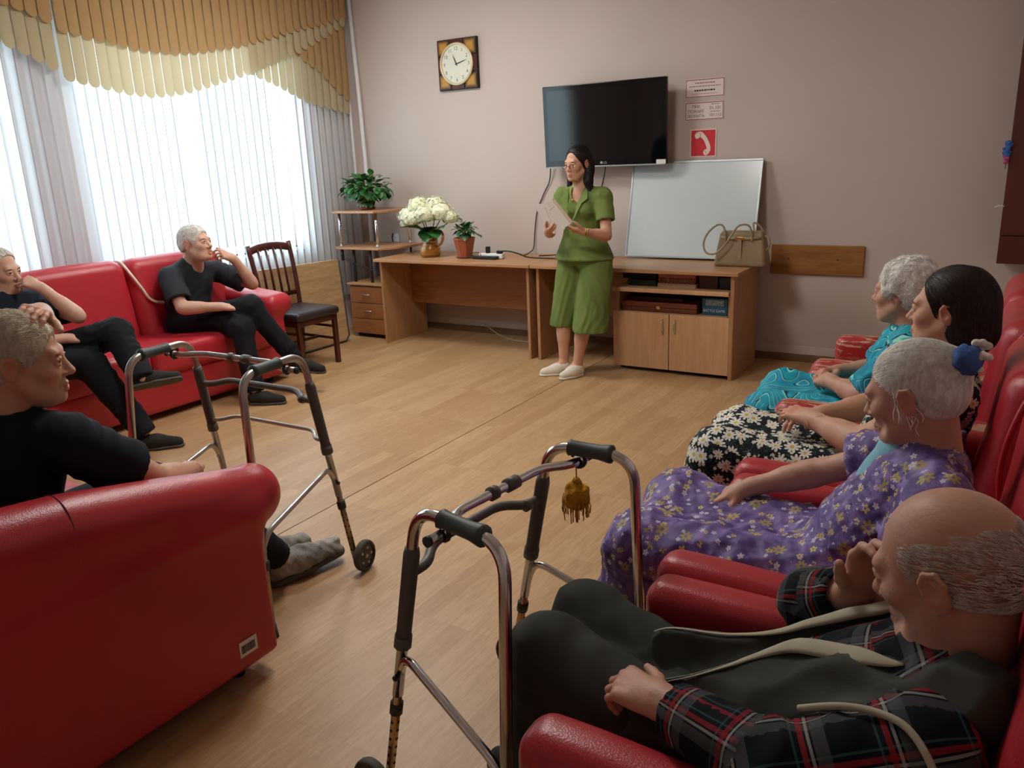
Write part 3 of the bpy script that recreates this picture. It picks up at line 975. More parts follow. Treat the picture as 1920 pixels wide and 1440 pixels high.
# handset: curved handle with two cups
def P2(u, v): return (sx0 + .2 * u, sz0 + .2 * v)
hs = [(.30, .90), (.42, .91), (.54, .82), (.66, .66), (.75, .47), (.79, .30), (.76, .19), (.66, .07), (.60, .06), (.53, .10), (.52, .18), (.56, .26), (.63, .28), (.645, .31), (.60, .44), (.53, .58), (.45, .68), (.37, .71), (.33, .68), (.25, .66), (.19, .71), (.18, .80), (.23, .87)]
poly = [P2(a, b) for a, b in [tuple(p) for p in catmull([(a, b, 0) for a, b in hs], 3, True)] for a, b in [(a, b)]] if False else [P2(p[0], p[1]) for p in catmull([(a, b, 0) for a, b in hs], 3, True)]
prism('handset', poly[::-1], MT['sign_white'], t, frame=((0, YB - .0044, 0), (1, 0, 0), (0, 0, 1), (0, 1, 0)), depth=.0008)
for (a, b) in (((.35, .885), (.385, .70)), ((.535, .235), (.64, .085))):
    pa, pb = P2(*a), P2(*b)
    tube('cup_line', [(pa[0], YB - .0046, pa[1]), ((pa[0] + pb[0]) / 2 + .006, YB - .0046, (pa[1] + pb[1]) / 2 + .004), (pb[0], YB - .0046, pb[1])], .0013, MT['sign_maroon'], t, n=4)

# whiteboard leaning on the wall, standing on the right desk
t = thing('whiteboard', 'blank whiteboard with thin grey frame leaning against the wall on the desk', 'whiteboard', (-2.12, 5.95, .757))
wx0, wx1 = -2.615, -1.605
wy0, wz0, wy1, wz1 = 5.88, .768, 6.045, 1.48
U = np.array((1.0, 0, 0)); Vv = nv((0, wy1 - wy0, wz1 - wz0)); Wn = np.cross(U, Vv)
hgt = math.hypot(wy1 - wy0, wz1 - wz0)
def wb(name, u0, u1, v0, v1, d0, d1, m, par=t, bevel=.002):
    o_ = np.array((wx0, wy0, wz0))
    V = [o_ + U * u + Vv * v + Wn * d for d in (d0, d1) for u, v in ((u0, v0), (u1, v0), (u1, v1), (u0, v1))]
    return add(name, V, BF, m, par, bevel=bevel)
bw = wx1 - wx0
wb('board_surface', .012, bw - .012, .012, hgt - .012, -.008, .002, MT['whiteboard'], bevel=0)
for a in ((0, bw, 0, .016), (0, bw, hgt - .016, hgt), (0, .016, .016, hgt - .016), (bw - .016, bw, .016, hgt - .016)):
    wb('frame_rail', a[0], a[1], a[2], a[3], -.012, .006, MT['silver_frame'])

# wooden bumper board
t = box('wall_bumper_board', -1.525, -.888, YB - .022, YB - .001, .655, .866, MT['pine'], bevel=.006)
tag(t, 'varnished wooden board screwed to the wall behind the armchairs', 'board')
for sx_ in (-1.40, -1.06):
    V, F = discv(sx_, .765, YB - .0235, .006, .003, 12); add('screw', V, F, MT['ink_dark'], t)
# brown wall cabinet in the far right corner
t = thing('wall_cabinet', 'reddish brown wall cabinet at the right picture edge', 'cabinet', (.18, YB, .8))
box('carcass', -.090, XR - .002, 5.85, YB, .80, 2.72, MT['cabinet_brown'], t)
box('cabinet_door', -.092, .18, 5.828, 5.848, .975, 2.715, MT['cabinet_brown'], t)
box('cabinet_door', .184, XR - .004, 5.828, 5.848, .975, 2.715, MT['cabinet_brown'], t)
box('lower_panel', -.092, XR - .004, 5.828, 5.848, .802, .970, MT['cabinet_brown'], t)
t2 = thing('flower_decoration', 'small blue and pink artificial flowers stuck to the brown cabinet edge', 'decoration', (-.11, 5.83, 1.45))
for i in range(26):
    a = random.uniform(0, 6.28); r = random.uniform(0, .03)
    z = 1.40 + i * .005
    q = (-.105 + r * math.cos(a) * .6, 5.82 + random.uniform(-.02, .01), z)
    V, F = lathev([(.002, -.004), (.014, 0), (.012, .006), (.003, .009)], 0, 0, 6)
    ax_ = Matrix.Rotation(random.uniform(0, 3), 3, 'X') @ Matrix.Rotation(random.uniform(0, 3), 3, 'Z')
    V = [tuple(ax_ @ Vector(p) + Vector(q)) for p in V]
    add('blossom', V, F, MT['pinkflower'] if z < 1.45 else MT['blueflower'], t2)
tube('flower_stem', [(-.105, 5.83, 1.37), (-.105, 5.83, 1.53)], .003, MT['stem'], t2)
o = tube('paper_clip_hook', [(-.135, 5.835, 1.145), (-.115, 5.83, 1.155), (-.085, 5.826, 1.15)], .004, MT['white_paint'], n=6)
tag(o, 'small white hook sticking out beside the brown cabinet', 'hook')
# socket under the shelf
t = thing('wall_socket', 'white wall socket behind the corner shelf', 'socket', (-5.09, YB, .86))
box('plate', -5.13, -5.05, YB - .012, YB - .001, .82, .90, MT['white_paint'], t, bevel=.004)
for dx in (-.01, .01):
    V, F = discv(-5.09 + dx, .86, YB - .0135, .004, .003, 10); add('pin_hole', V, F, MT['ink_dark'], t)
tube('plug_cord', [(-5.115, YB - .02, .90), (-5.12, YB - .03, .86), (-5.112, YB - .03, .80), (-5.10, YB - .02, .78)], .006, MT['cable'], t)

# ================================================================== DESKS AND CABINETS
def desk(label, x0, x1, ysplit=5.33, right=True, left=True):
    t = thing('desk', label, 'desk', ((x0 + x1) / 2, 5.65, 0), group='desks along the far wall')
    box('desk_top', x0, x1, 5.315, 5.99, .729, .756, MT['beech_h'], t, bevel=.004)
    if left: box('side_panel', x0 + .03, x0 + .055, 5.36, 5.95, 0, .728, MT['beech_v'], t)
    if right: box('side_panel', x1 - .055, x1 - .03, 5.36, 5.95, 0, .728, MT['beech_v'], t)
    box('modesty_panel', x0 + .056, x1 - .056, 5.75, 5.768, .31, .728, MT['beech_red'], t)
    return t
d1 = desk('beech desk carrying the flowers, left of the standing woman', -4.735, -3.163)
d2 = desk('beech desk carrying the whiteboard and handbag', -3.158, -1.545, right=False)
# right side of the second desk is a full cabinet body
c = thing('game_cabinet', 'light beech cabinet with two doors and open shelves under the desk top', 'cabinet', (-2.03, 5.6, 0))
box('side_panel', -1.605, -1.578, 5.345, 5.93, 0, .727, MT['beech_v'], c)
box('side_panel', -2.470, -2.445, 5.40, 5.93, .02, .60, MT['beech_v'], c)
box('inner_side', -1.640, -1.615, 5.42, 5.93, .02, .585, MT['beech_v'], c)
box('back_panel', -2.445, -1.615, 5.915, 5.93, .02, .727, MT['black_board'], c)
box('shelf', -2.475, -1.612, 5.335, 5.91, .588, .618, MT['beech_light'], c, bevel=.005)
box('shelf', -2.445, -1.640, 5.40, 5.91, .42, .438, MT['beech_h'], c)
box('plinth', -2.445, -1.64, 5.42, 5.9, .0, .03, MT['black_board'], c)
for i, (a, b) in enumerate(((-2.472, -2.043), (-2.037, -1.608))):
    d = box('cabinet_door', a, b, 5.352, 5.372, .03, .438, MT['beech_light'], c, bevel=.002)
    hx = b - .045 if i == 0 else a + .045
    tube('handle', catmull([(hx, 5.352, .40), (hx, 5.330, .385), (hx + (.006 if i == 0 else -.006), 5.326, .35), (hx, 5.330, .315), (hx, 5.352, .30)], 4), .005, MT['chrome'], d, n=8)

def gbox(name, label, x0, x1, y0, y1, z0, z1, m, cat='box', extra=None):
    t = thing(name, label, cat, ((x0 + x1) / 2, (y0 + y1) / 2, z0))
    h = z1 - z0
    box('box_base', x0, x1, y0, y1, z0, z0 + h * .55, m, t, bevel=.002)
    box('box_lid', x0 - .002, x1 + .002, y0 - .002, y1 + .002, z0 + h * .5, z1, m, t, bevel=.002)
    return t
orn = N('ornamented_red_box'); _v = orn.new('ShaderNodeTexVoronoi'); orn.link(orn.coord('Object'), _v.inputs['Vector']); _v.inputs['Scale'].default_value = 70
orn.base(orn.mix(orn.step(_v.outputs['Distance'], .25, .4), C('#b58a5c'), C('#6f2a1c'))); orn.set(.5)
MT['orn'] = orn.m
MT['box_pink'] = mat('salmon_card', C('#a8604a'), .6, var=.1)
MT['box_cream'] = mat('cream_card', C('#d6b79a'), .6, var=.05)
MT['box_blue'] = mat('dark_blue_card', C('#16263c'), .5, var=.1)
MT['box_green'] = mat('dark_green_card', C('#1e3326'), .5, var=.1)
MT['box_petrol'] = mat('petrol_blue_card', C('#1d5a78'), .5, var=.15)
MT['box_brown'] = mat('brown_card', C('#4a251c'), .5, var=.1)
gbox('board_game_box', 'salmon coloured game box on top of the ornate box', -2.158, -1.882, 5.44, 5.72, .685, .716, MT['box_pink'])
gbox('board_game_box', 'ornate red and gold box in the middle of the upper shelf', -2.156, -1.88, 5.44, 5.72, .648, .684, MT['orn'])
gbox('board_game_box', 'cream card box at the bottom of the shelf stack', -2.16, -1.878, 5.435, 5.72, .619, .647, MT['box_cream'])
gbox('board_game_box', 'dark green flat box on the left of the upper shelf', -2.40, -2.18, 5.45, 5.75, .619, .66, MT['box_green'])
gbox('board_game_box', 'dark blue box under the desk top on the left', -2.46, -2.20, 5.5, 5.78, .661, .715, MT['box_blue'])
gbox('board_game_box', 'brown box right of the ornate box', -1.86, -1.73, 5.46, 5.72, .619, .708, MT['box_brown'])
gbox('board_game_box', 'dark blue box at the right end of the upper shelf', -1.715, -1.625, 5.46, 5.75, .619, .70, MT['box_blue'])
t = thing('backgammon_case', 'red brown wooden backgammon case with brass clasp', 'case', (-2.15, 5.55, .439))
box('case_bottom', -2.425, -1.855, 5.40, 5.70, .439, .470, MT['boxwood'], t)
box('case_lid', -2.425, -1.855, 5.40, 5.70, .473, .508, MT['boxwood'], t)
box('clasp', -2.155, -2.125, 5.392, 5.40, .462, .486, MT['gold'], t)
t = gbox('board_game_box', 'flat plum box lying on the backgammon case', -2.38, -1.98, 5.46, 5.72, .509, .535, mat('plum_card', C('#3c1a22'), .5))
t = gbox('battle_game_box', 'petrol blue lettered game box in the lower shelf', -1.825, -1.648, 5.43, 5.66, .439, .556, MT['box_petrol'])
text_mesh('BATTLE GAME', .024, (-1.74, 5.4275, .462), (1, 0, 0), (0, 0, 1), MT['paper'], 'lettering', t)
box('picture_print', -1.80, -1.672, 5.4265, 5.4285, .505, .545, mat('pale_print', C('#8ea6ad'), .6, var=.5, vs_=70), t, bevel=0)

# corner unit: drawer pedestal plus tiered shelves on chrome posts
t = thing('drawer_pedestal', 'reddish brown three drawer pedestal left of the desk', 'drawers', (-5.0, 5.7, 0))
box('body', -5.20, -4.765, 5.50, 5.98, .035, .485, MT['beech_red'], t)
box('top', -5.215, -4.75, 5.47, 5.99, .486, .505, MT['beech_h'], t)
box('plinth', -5.18, -4.78, 5.53, 5.97, 0, .034, MT['black_board'], t)
for (a, b) in ((.325, .475), (.18, .32), (.04, .175)):
    d = box('drawer', -5.198, -4.768, 5.482, 5.499, a, b, MT['beech_red'], t, bevel=.003)
    if b > .2:
        tube('handle', catmull([(-5.03, 5.482, (a + b) / 2), (-5.02, 5.465, (a + b) / 2 + .004), (-4.955, 5.465, (a + b) / 2 + .004), (-4.945, 5.482, (a + b) / 2)], 4), .004, MT['chrome'], d, n=8)
t = thing('corner_shelf', 'two tier corner shelf on chrome posts with a plant', 'shelf', (-5.05, 5.75, .506))
def shelf_poly(name, z, x0, x1, cut):
    pl = [(x0, 5.98), (x0, 5.49), (x0 + .04, 5.475), (x1 - cut, 5.475), (x1 - cut * .35, 5.56), (x1, 5.75), (x1, 5.98)]
    V = [(a, b, z) for a, b in pl] + [(a, b, z + .02) for a, b in pl]
    n = len(pl)
    F = [tuple(range(n)), tuple(range(2 * n - 1, n - 1, -1))] + [(i, n + i, n + (i + 1) % n, (i + 1) % n) for i in range(n)]
    return add(name, V, F, MT['beech_h'], t, bevel=.003)
shelf_poly('shelf_board', 1.13, -5.335, -4.78, .05)
shelf_poly('shelf_board', .808, -5.335, -4.68, .13)
for (px, py) in ((-5.29, 5.53), (-4.87, 5.55), (-4.80, 5.93)):
    lathe('chrome_post', [(.013, .829), (.013, 1.128)], px, py, MT['chrome'], t, 12)
    lathe('post_collar', [(.02, .829), (.02, .84), (.014, .845)], px, py, MT['chrome'], t, 12)
for (px, py) in ((-4.87, 5.55), (-4.80, 5.93)):
    z0_ = .757 if py > 5.6 else .506
    lathe('lower_post', [(.014, .506), (.014, .807)], px - (.1 if py < 5.6 else .0), py, MT['dark_plastic'] if py < 5.6 else MT['chrome'], t, 12)
lathe('lower_post', [(.014, .70), (.014, .807)], -5.29, 5.53, MT['dark_plastic'], t, 12)
lathe('lower_post', [(.014, .506), (.014, .807)], -5.17, 5.55, MT['dark_plastic'], t, 12)
tube('brace_wire', catmull([(-5.29, 5.53, .72), (-5.1, 5.52, .665), (-4.86, 5.55, .60)], 6), .004, MT['cable'], t, n=6)

# plants
def leafv(base, d, up, L, w):
    d = nv(d); s = nv(np.cross(d, up)); u = np.cross(s, d)
    out = []
    for t_ in (0, .25, .5, .75, 1):
        ww = w * math.sin(math.pi * min(t_ * .92 + .08, 1)) ** .8
        c = np.array(base) + d * L * t_ - u * L * .25 * t_ * t_
        out += [c - s * ww + u * ww * .25, c, c + s * ww + u * ww * .25]
    F = []
    for i in range(4):
        a = i * 3
        F += [(a, a + 1, a + 4, a + 3), (a + 1, a + 2, a + 5, a + 4)]
    return out, F
def plant(t, cx, cy, cz, n, rx, rz, L, w, m, seed, down=.3):
    rg = random.Random(seed)
    for i in range(n):
        a = rg.uniform(0, 6.283); e = rg.uniform(-down, 1.15); r = rg.uniform(.45, 1.0)
        d = np.array((math.cos(a) * math.cos(e), math.sin(a) * math.cos(e) * .8, math.sin(e)))
        p = np.array((cx, cy, cz)) + d * np.array((rx, rx, rz)) * r
        V, F = leafv(p, d + np.array((0, 0, -.35)) + np.array([rg.uniform(-.5, .5) for _ in range(3)]), (0, 0, 1), L * rg.uniform(.7, 1.2), w * rg.uniform(.8, 1.2))
        add('leaf', V, F, m if rg.random() < .65 else MT['leaf_dark'], t, smooth=True)
        if i % 4 == 0:
            tube('plant_stem', [(cx, cy, cz - rz * .4), tuple(np.array((cx, cy, cz)) + d * np.array((rx, rx, rz)) * r * .5 + np.array((0, 0, .01))), tuple(p)], .0025, MT['stem'], t, n=5)
t = thing('potted_plant', 'bushy green plant in a clay pot on the corner shelf', 'plant', (-5.10, 5.72, 1.151))
lathe('saucer', [(.06, 1.151), (.075, 1.166), (.07, 1.166)], -5.10, 5.72, MT['terracotta'], t)
lathe('pot', [(.05, 1.158), (.056, 1.16), (.075, 1.265), (.08, 1.268), (.08, 1.285), (.07, 1.285), (.065, 1.268)], -5.10, 5.72, MT['terracotta'], t)
lathe('soil', [(.001, 1.270), (.066, 1.268)], -5.10, 5.72, MT['soil'], t)
plant(t, -5.09, 5.71, 1.345, 185, .25, .12, .072, .028, MT['leaf'], 3, .75)
plant(t, -5.07, 5.66, 1.25, 26, .08, .07, .06, .025, MT['leaf_dark'], 9, .6)
t = thing('potted_plant', 'small plant in a faceted terracotta pot beside the jug', 'plant', (-3.955, 5.6, .757))
lathe('saucer', [(.065, .757), (.085, .768), (.08, .768)], -3.955, 5.6, MT['terracotta'], t, 8, False)
lathe('pot', [(.055, .765), (.06, .767), (.09, .905), (.093, .906), (.093, .925), (.083, .925), (.078, .905)], -3.955, 5.6, MT['terracotta'], t, 8, False)
lathe('soil', [(.001, .909), (.076, .906)], -3.955, 5.6, MT['soil'], t, 8)
plant(t, -3.95, 5.6, .965, 40, .10, .07, .055, .024, MT['leaf'], 5, .3)
for i in range(6):
    V, F = leafv((-3.955 + random.uniform(-.015, .015), 5.6, 1.0 + i * .014), (random.uniform(-1, 1), -.4, .5), (0, 0, 1), .05, .02); add('leaf', V, F, MT['leaf'], t, smooth=True)
for i in range(4):
    V, F = leafv((-3.87 + i * .025, 5.58, .975 - i * .008), (1, -.3, .0 - .1 * i), (0, 0, 1), .045, .016); add('leaf', V, F, MT['leaf_dark'], t, smooth=True)
# jug with hydrangeas
jm = N('ochre_glazed_ceramic'); _s = jm.new('ShaderNodeSeparateXYZ'); jm.link(jm.coord('Generated'), _s.inputs[0])
_z = _s.outputs[2]
_c = jm.mix(jm.step(_z, .48, .5), C('#b97f2c'), C('#7e4a1c'))
_c = jm.mix(jm.math('MULTIPLY', jm.step(_z, .5, .52), jm.step(jm.noise(jm.coord('Object'), 34, 2, .5, 1), .5, .54)), _c, C('#d2a552'))
_c = jm.mix(jm.step(jm.math('ABSOLUTE', jm.math('SUBTRACT', jm.math('FRACT', jm.math('MULTIPLY', _z, 9)), .5)), .06, .03), _c, C('#5c3413'))
jm.base(_c); jm.set(.2, coat=.3)
t = thing('flower_jug', 'ochre ceramic jug full of white hydrangeas on the desk', 'vase', (-4.32, 5.6, .757))
lathe('jug', [(.066, .757), (.083, .762), (.09, .80), (.088, .83), (.07, .86), (.068, .92), (.078, .98), (.082, .992), (.074, .99), (.062, .93)], -4.32, 5.6, jm.m, t, 24)
tube('jug_handle', catmull([(-4.255, 5.6, .965), (-4.20, 5.6, .975), (-4.175, 5.6, .93), (-4.20, 5.6, .87), (-4.24, 5.6, .855)], 5), .012, jm.m, t, n=8)
HY = [(-4.50, 5.58, 1.10, .11), (-4.41, 5.6, 1.18, .11), (-4.30, 5.52, 1.115, .10), (-4.28, 5.66, 1.19, .10), (-4.18, 5.6, 1.13, .11), (-4.10, 5.62, 1.085, .075), (-4.56, 5.6, 1.04, .06), (-4.40, 5.5, 1.085, .085)]
rg = random.Random(21)
fl_ = []
for i, (hx, hy, hz, hr) in enumerate(HY):
    parts = []
    for k in range(150):
        d = nv([rg.gauss(0, 1) for _ in range(3)])
        if d[2] < -.55: continue
        p = np.array((hx, hy, hz)) + d * hr * rg.uniform(.82, 1.03) * np.array((1, 1, .78))
        a = nv(np.cross(d, nv([rg.gauss(0, 1) for _ in range(3)]))); b = np.cross(d, a)
        s = .014
        V = []
        for q in range(4):
            an = q * math.pi / 2
            V += [p, p + s * (math.cos(an - .55) * a + math.sin(an - .55) * b) + d * .002, p + s * 1.35 * (math.cos(an) * a + math.sin(an) * b), p + s * (math.cos(an + .55) * a + math.sin(an + .55) * b) + d * .002]
        parts.append((V, [(4 * q, 4 * q + 1, 4 * q + 2, 4 * q + 3) for q in range(4)]))
    V, F = lathev([(hr * .5, hz - hr * .55), (hr * .8, hz - hr * .2), (hr * .82, hz + hr * .2), (hr * .5, hz + hr * .6), (.005, hz + hr * .68)], hx, hy, 12)
    parts.append((V, F))
    V, F = merge(parts)
    hd = add('hydrangea_head', V, F, MT['petal'], t)
    tube('flower_stem', catmull([(-4.32, 5.6, .95), ((hx - 4.32) / 2, (hy + 5.6) / 2, 1.0), (hx, hy, hz - hr * .4)], 4), .004, MT['stem'], t, n=5)
for (bx_, d, L, w) in (((-4.35, 5.56, .98), (-1, -.4, .45), .19, .05), ((-4.30, 5.54, .97), (.25, -.9, .5), .17, .06), ((-4.28, 5.56, .98), (.8, -.5, -.1), .15, .055), ((-4.26, 5.57, .99), (.9, -.35, .35), .16, .05), ((-4.30, 5.53, .99), (.55, -.8, -.55), .13, .05)):
    V, F = leafv(bx_, d, (0, 0, 1), L * 1.1, w * 1.35); add('leaf', V, F, MT['leaf_dark'] if L > .165 else MT['leaf'], t, smooth=True)

# power strip, router and cables
t = thing('power_strip', 'white and black power strip with plugs on the desk', 'power strip', (-3.70, 5.56, .757))
box('black_unit', -3.83, -3.60, 5.52, 5.60, .757, .782, MT['black'], t, bevel=.006)
box('white_unit', -3.80, -3.57, 5.575, 5.63, .757, .80, MT['white_paint'], t, bevel=.008)
box('plug', -3.735, -3.70, 5.58, 5.61, .80, .855, MT['black'], t, bevel=.006)
box('plug', -3.625, -3.575, 5.575, 5.605, .80, .825, MT['black'], t, bevel=.006)
tube('loose_lead', catmull([(-3.83, 5.56, .765), (-3.88, 5.55, .775), (-3.86, 5.58, .80), (-3.80, 5.59, .80), (-3.77, 5.56, .785)], 6), .003, MT['cable'], t, n=5)
tube('loose_lead', catmull([(-3.82, 5.53, .77), (-3.91, 5.56, .765), (-3.92, 5.6, .77), (-3.83, 5.6, .775)], 6), .003, MT['cable'], t, n=5)
o = tube('power_cable', catmull([(-3.59, 5.59, .82), (-3.52, 5.60, .82), (-3.45, 5.63, .80), (-3.36, 5.66, .768), (-3.15, 5.68, .763), (-2.95, 5.66, .763), (-2.80, 5.62, .763)], 6), .006, MT['cable'], n=6)
tag(o, 'black power cable lying along the desk behind the woman', 'cable')
o = tube('television_cable', catmull([(-3.31, 5.97, 1.60), (-3.34, 6.02, 1.52), (-3.375, 6.06, 1.36), (-3.44, 6.068, 1.25), (-3.51, 6.068, 1.10), (-3.535, 6.066, .95), (-3.545, 6.05, .80), (-3.55, 5.985, .764), (-3.50, 5.80, .763)], 6), .0045, MT['cable'], n=6)
tag(o, 'long black cable hanging on the wall left of the television', 'cable')
o = tube('television_cable', catmull([(-2.83, 6.0, 1.50), (-2.87, 6.05, 1.38), (-2.95, 6.065, 1.15), (-3.05, 6.05, .95), (-3.22, 5.98, .775), (-3.35, 5.80, .764)], 6), .0045, MT['cable'], n=6)
tag(o, 'black cable running from the television down behind the woman', 'cable')
o = tube('floor_cable', catmull([(-4.1, 6.05, .09), (-3.95, 6.0, .03), (-3.8, 5.93, .008), (-3.6, 5.86, .006), (-3.35, 5.9, .006), (-3.2, 5.85, .006)], 6), .004, MT['cable_white'], n=6)
tag(o, 'pale thin cable lying on the floor under the desk', 'cable')

# handbag
t = thing('handbag', 'taupe leather handbag with looped handles on the desk', 'bag', (-1.63, 5.68, .757))
S = Sdf()
S.rbox((-1.63, 5.68, .875), (.185, .075, .125), .03, k=.01)
# taper: wider at the base
V, Q = S.mesh(.009)
tt = np.clip((V[:, 2] - .757) / .25, 0, 1)
V[:, 0] = -1.63 + (V[:, 0] + 1.63) * (1.02 - .22 * tt); V[:, 1] = 5.68 + (V[:, 1] - 5.68) * (1.05 - .5 * tt)
V[:, 1] += .006 * np.sin(V[:, 0] * 40) * (tt - .2); V[:, 2] = np.maximum(V[:, 2], .758)
add('bag_body', V, Q, MT['bag'], t, smooth=True)
def on_front(z): return 5.68 - .075 * (1.05 - .5 * min(max((z - .757) / .25, 0), 1)) - .004
tube('belt', [(-1.77, on_front(.955), .958), (-1.70, on_front(.955) - .002, .952), (-1.63, on_front(.95) - .003, .948), (-1.56, on_front(.955) - .002, .952), (-1.49, on_front(.955), .958)], .011, MT['bag_edge'], t, n=6, flat=(.35, 1))
box('strap_tab', -1.645, -1.617, on_front(.86) - .006, on_front(.86) + .004, .80, .945, MT['bag_edge'], t, bevel=.003)
box('clasp', -1.665, -1.60, on_front(.95) - .010, on_front(.95) + .0, .938, .962, MT['gold'], t, bevel=.003)
tube('bag_handle', catmull([(-1.73, 5.62, .93), (-1.745, 5.61, 1.03), (-1.79, 5.60, 1.045), (-1.85, 5.58, .99), (-1.872, 5.56, .92), (-1.85, 5.55, .86), (-1.79, 5.55, .85), (-1.73, 5.56, .90), (-1.68, 5.58, .98), (-1.64, 5.60, 1.04), (-1.58, 5.61, 1.045), (-1.555, 5.62, 1.0), (-1.55, 5.625, .93)], 5), .007, MT['bag_edge'], t, n=7)
tube('bag_handle', catmull([(-1.56, 5.71, .99), (-1.57, 5.72, 1.05), (-1.53, 5.73, 1.03), (-1.50, 5.73, .985)], 5), .007, MT['bag_edge'], t, n=7)
tube('side_strap', catmull([(-1.485, 5.67, .97), (-1.445, 5.66, .95), (-1.44, 5.66, .90), (-1.47, 5.66, .86)], 5), .007, MT['bag_edge'], t, n=7)

# ================================================================== FOLDED TABLE AND CHAIR
t = thing('folded_table', 'folded oak coloured table leaning behind the dining chair', 'table', (-5.12, 4.95, 0))
lean = .05
pl = [(4.40, .02), (5.26, .02), (5.30, .06), (5.29, .735), (5.27, .745), (4.40, .765)]
prism('table_top', pl, MT['oak_table'], t, frame=((-5.11, 0, 0), (0, 1, 0), (-lean, 0, 1), (1, 0, 0)), depth=.026, bevel=.003)
prism('table_leaf', [(4.42, .02), (5.27, .02), (5.29, .73), (4.42, .75)], MT['oak_table'], t, frame=((-5.16, 0, 0), (0, 1, 0), (-lean, 0, 1), (1, 0, 0)), depth=.026, bevel=.003)
tube('table_edge', [(-5.085, 4.40, .012), (-5.085, 5.26, .012), (-5.085, 5.302, .055), (-5.12, 5.294, .735)], .008, MT['ink_dark'], t, n=6)

t = thing('dining_chair', 'dark mahogany slat back dining chair with a dark padded seat', 'chair', (-4.82, 4.48, 0), math.radians(-2))
t['local'] = 1
# local frame: faces +X, width along Y
def cbox(name, a, b, w, d, m=MT['mahogany'], par=t):
    a = np.array(a); b = np.array(b); ax = nv(b - a); s = nv(np.cross(ax, (1, 0, 0)) if abs(ax[0]) < .9 else np.cross(ax, (0, 0, 1))); u = np.cross(ax, s)
    V = [p + s * w * i / 2 + u * d * j / 2 for p in (a, b) for i, j in ((-1, -1), (1, -1), (1, 1), (-1, 1))]
    return add(name, V, BF, m, par, bevel=.005)
for sy in (-1, 1):
    cbox('leg', (.20, sy * .185, 0), (.195, sy * .19, .40), .036, .036)
    tube('back_post', catmull([(-.225, sy * .19, 0), (-.195, sy * .19, .25), (-.19, sy * .19, .44), (-.215, sy * .195, .7), (-.27, sy * .205, .97)], 4), .019, MT['mahogany'], t, n=8)
    cbox('stretcher', (.195, sy * .187, .20), (-.2, sy * .19, .20), .022, .02)
    cbox('stretcher', (.195, sy * .187, .30), (-.19, sy * .19, .30), .022, .02)
    cbox('apron', (.195, sy * .19, .385), (-.19, sy * .19, .385), .022, .06)
cbox('apron', (.195, -.19, .385), (.195, .19, .385), .06, .022)
cbox('stretcher', (.0, -.187, .2), (.0, .187, .2), .022, .02)
tube('top_rail', catmull([(-.262, -.2, .925), (-.272, -.1, .945), (-.275, 0, .95), (-.272, .1, .945), (-.262, .2, .925)], 4), .03, MT['mahogany'], t, n=8, flat=(.4, 1))
tube('lower_rail', [(-.207, -.19, .56), (-.207, .19, .56)], .02, MT['mahogany'], t, n=8, flat=(.5, 1))
for yy in (-.11, -.037, .037, .11):
    tube('back_slat', [(-.207, yy, .56), (-.23, yy, .75), (-.27, yy * 1.05, .94)], .014, MT['mahogany'], t, n=6, flat=(.5, 1))
S = Sdf(); S.rbox((.005, 0, .435), (.235, .225, .035), .03, k=.01)
sob('seat', S, MT['seat_vinyl'], t, .009)

# ================================================================== SOFAS AND ARMCHAIRS
def rot_y(a):
    c_, s_ = math.cos(a), math.sin(a)
    return np.array([[c_, 0, s_], [0, 1, 0], [-s_, 0, c_]])
def rot_x(a):
    c_, s_ = math.cos(a), math.sin(a)
    return np.array([[1, 0, 0], [0, c_, -s_], [0, s_, c_]])

# far sofa under the window, facing +X
t = thing('red_sofa', 'long red faux leather sofa under the window blinds', 'sofa', (-5.0, 2.95, 0))
S = Sdf(); S.rbox((-5.02, 2.95, .17), (.42, 1.16, .125), .025, k=.02).noise(folds(4, .004, 9)); sob('base', S, MT['red'], t, .016)
for (a, b) in ((1.82, 2.99), (3.0, 4.0)):
    S = Sdf(); S.rbox((-4.93, (a + b) / 2, .375), (.36, (b - a) / 2, .095), .05, k=.02).noise(folds(int(a * 9), .006, 11)); sob('seat_cushion', S, MT['red'], t, .013)
Rb = rot_y(math.radians(-10))
for (a, b, nm) in ((1.8, 3.27, 0), (3.275, 4.05, 1)):
    S = Sdf(); S.rbox((-5.19, (a + b) / 2, .68), (.125, (b - a) / 2, .31), .09, rot=Rb, k=.02).noise(folds(int(a * 7), .007, 9)); sob('back_cushion', S, MT['red'], t, .014)
tube('piping', catmull([(-5.24, 3.262, .975), (-5.17, 3.262, .968), (-5.10, 3.27, .90), (-5.06, 3.31, .80), (-5.04, 3.35, .715), (-5.03, 3.42, .68), (-5.03, 3.52, .675)], 6), .010, MT['cream_pipe'], t, n=8)
for (ya, sgn) in ((4.08, 1), (1.72, -1)):
    S = Sdf()
    S.rbox((-4.99, ya, .30), (.385, .065, .255), .03, k=.03)
    S.rbox((-4.97, ya + sgn * .03, .595), (.40, .125, .085), .08, rot=rot_y(math.radians(4)), k=.05)
    S.noise(folds(31 + sgn, .006, 14))
    sob('arm', S, MT['red'], t, .013)
for (px, py) in ((-4.7, 1.9), (-4.7, 4.0), (-5.3, 1.9), (-5.3, 4.0)):
    lathe('foot', [(.025, 0), (.03, .05)], px, py, MT['black'], t, 12)

A0 = np.array((1.0, 0, 0))
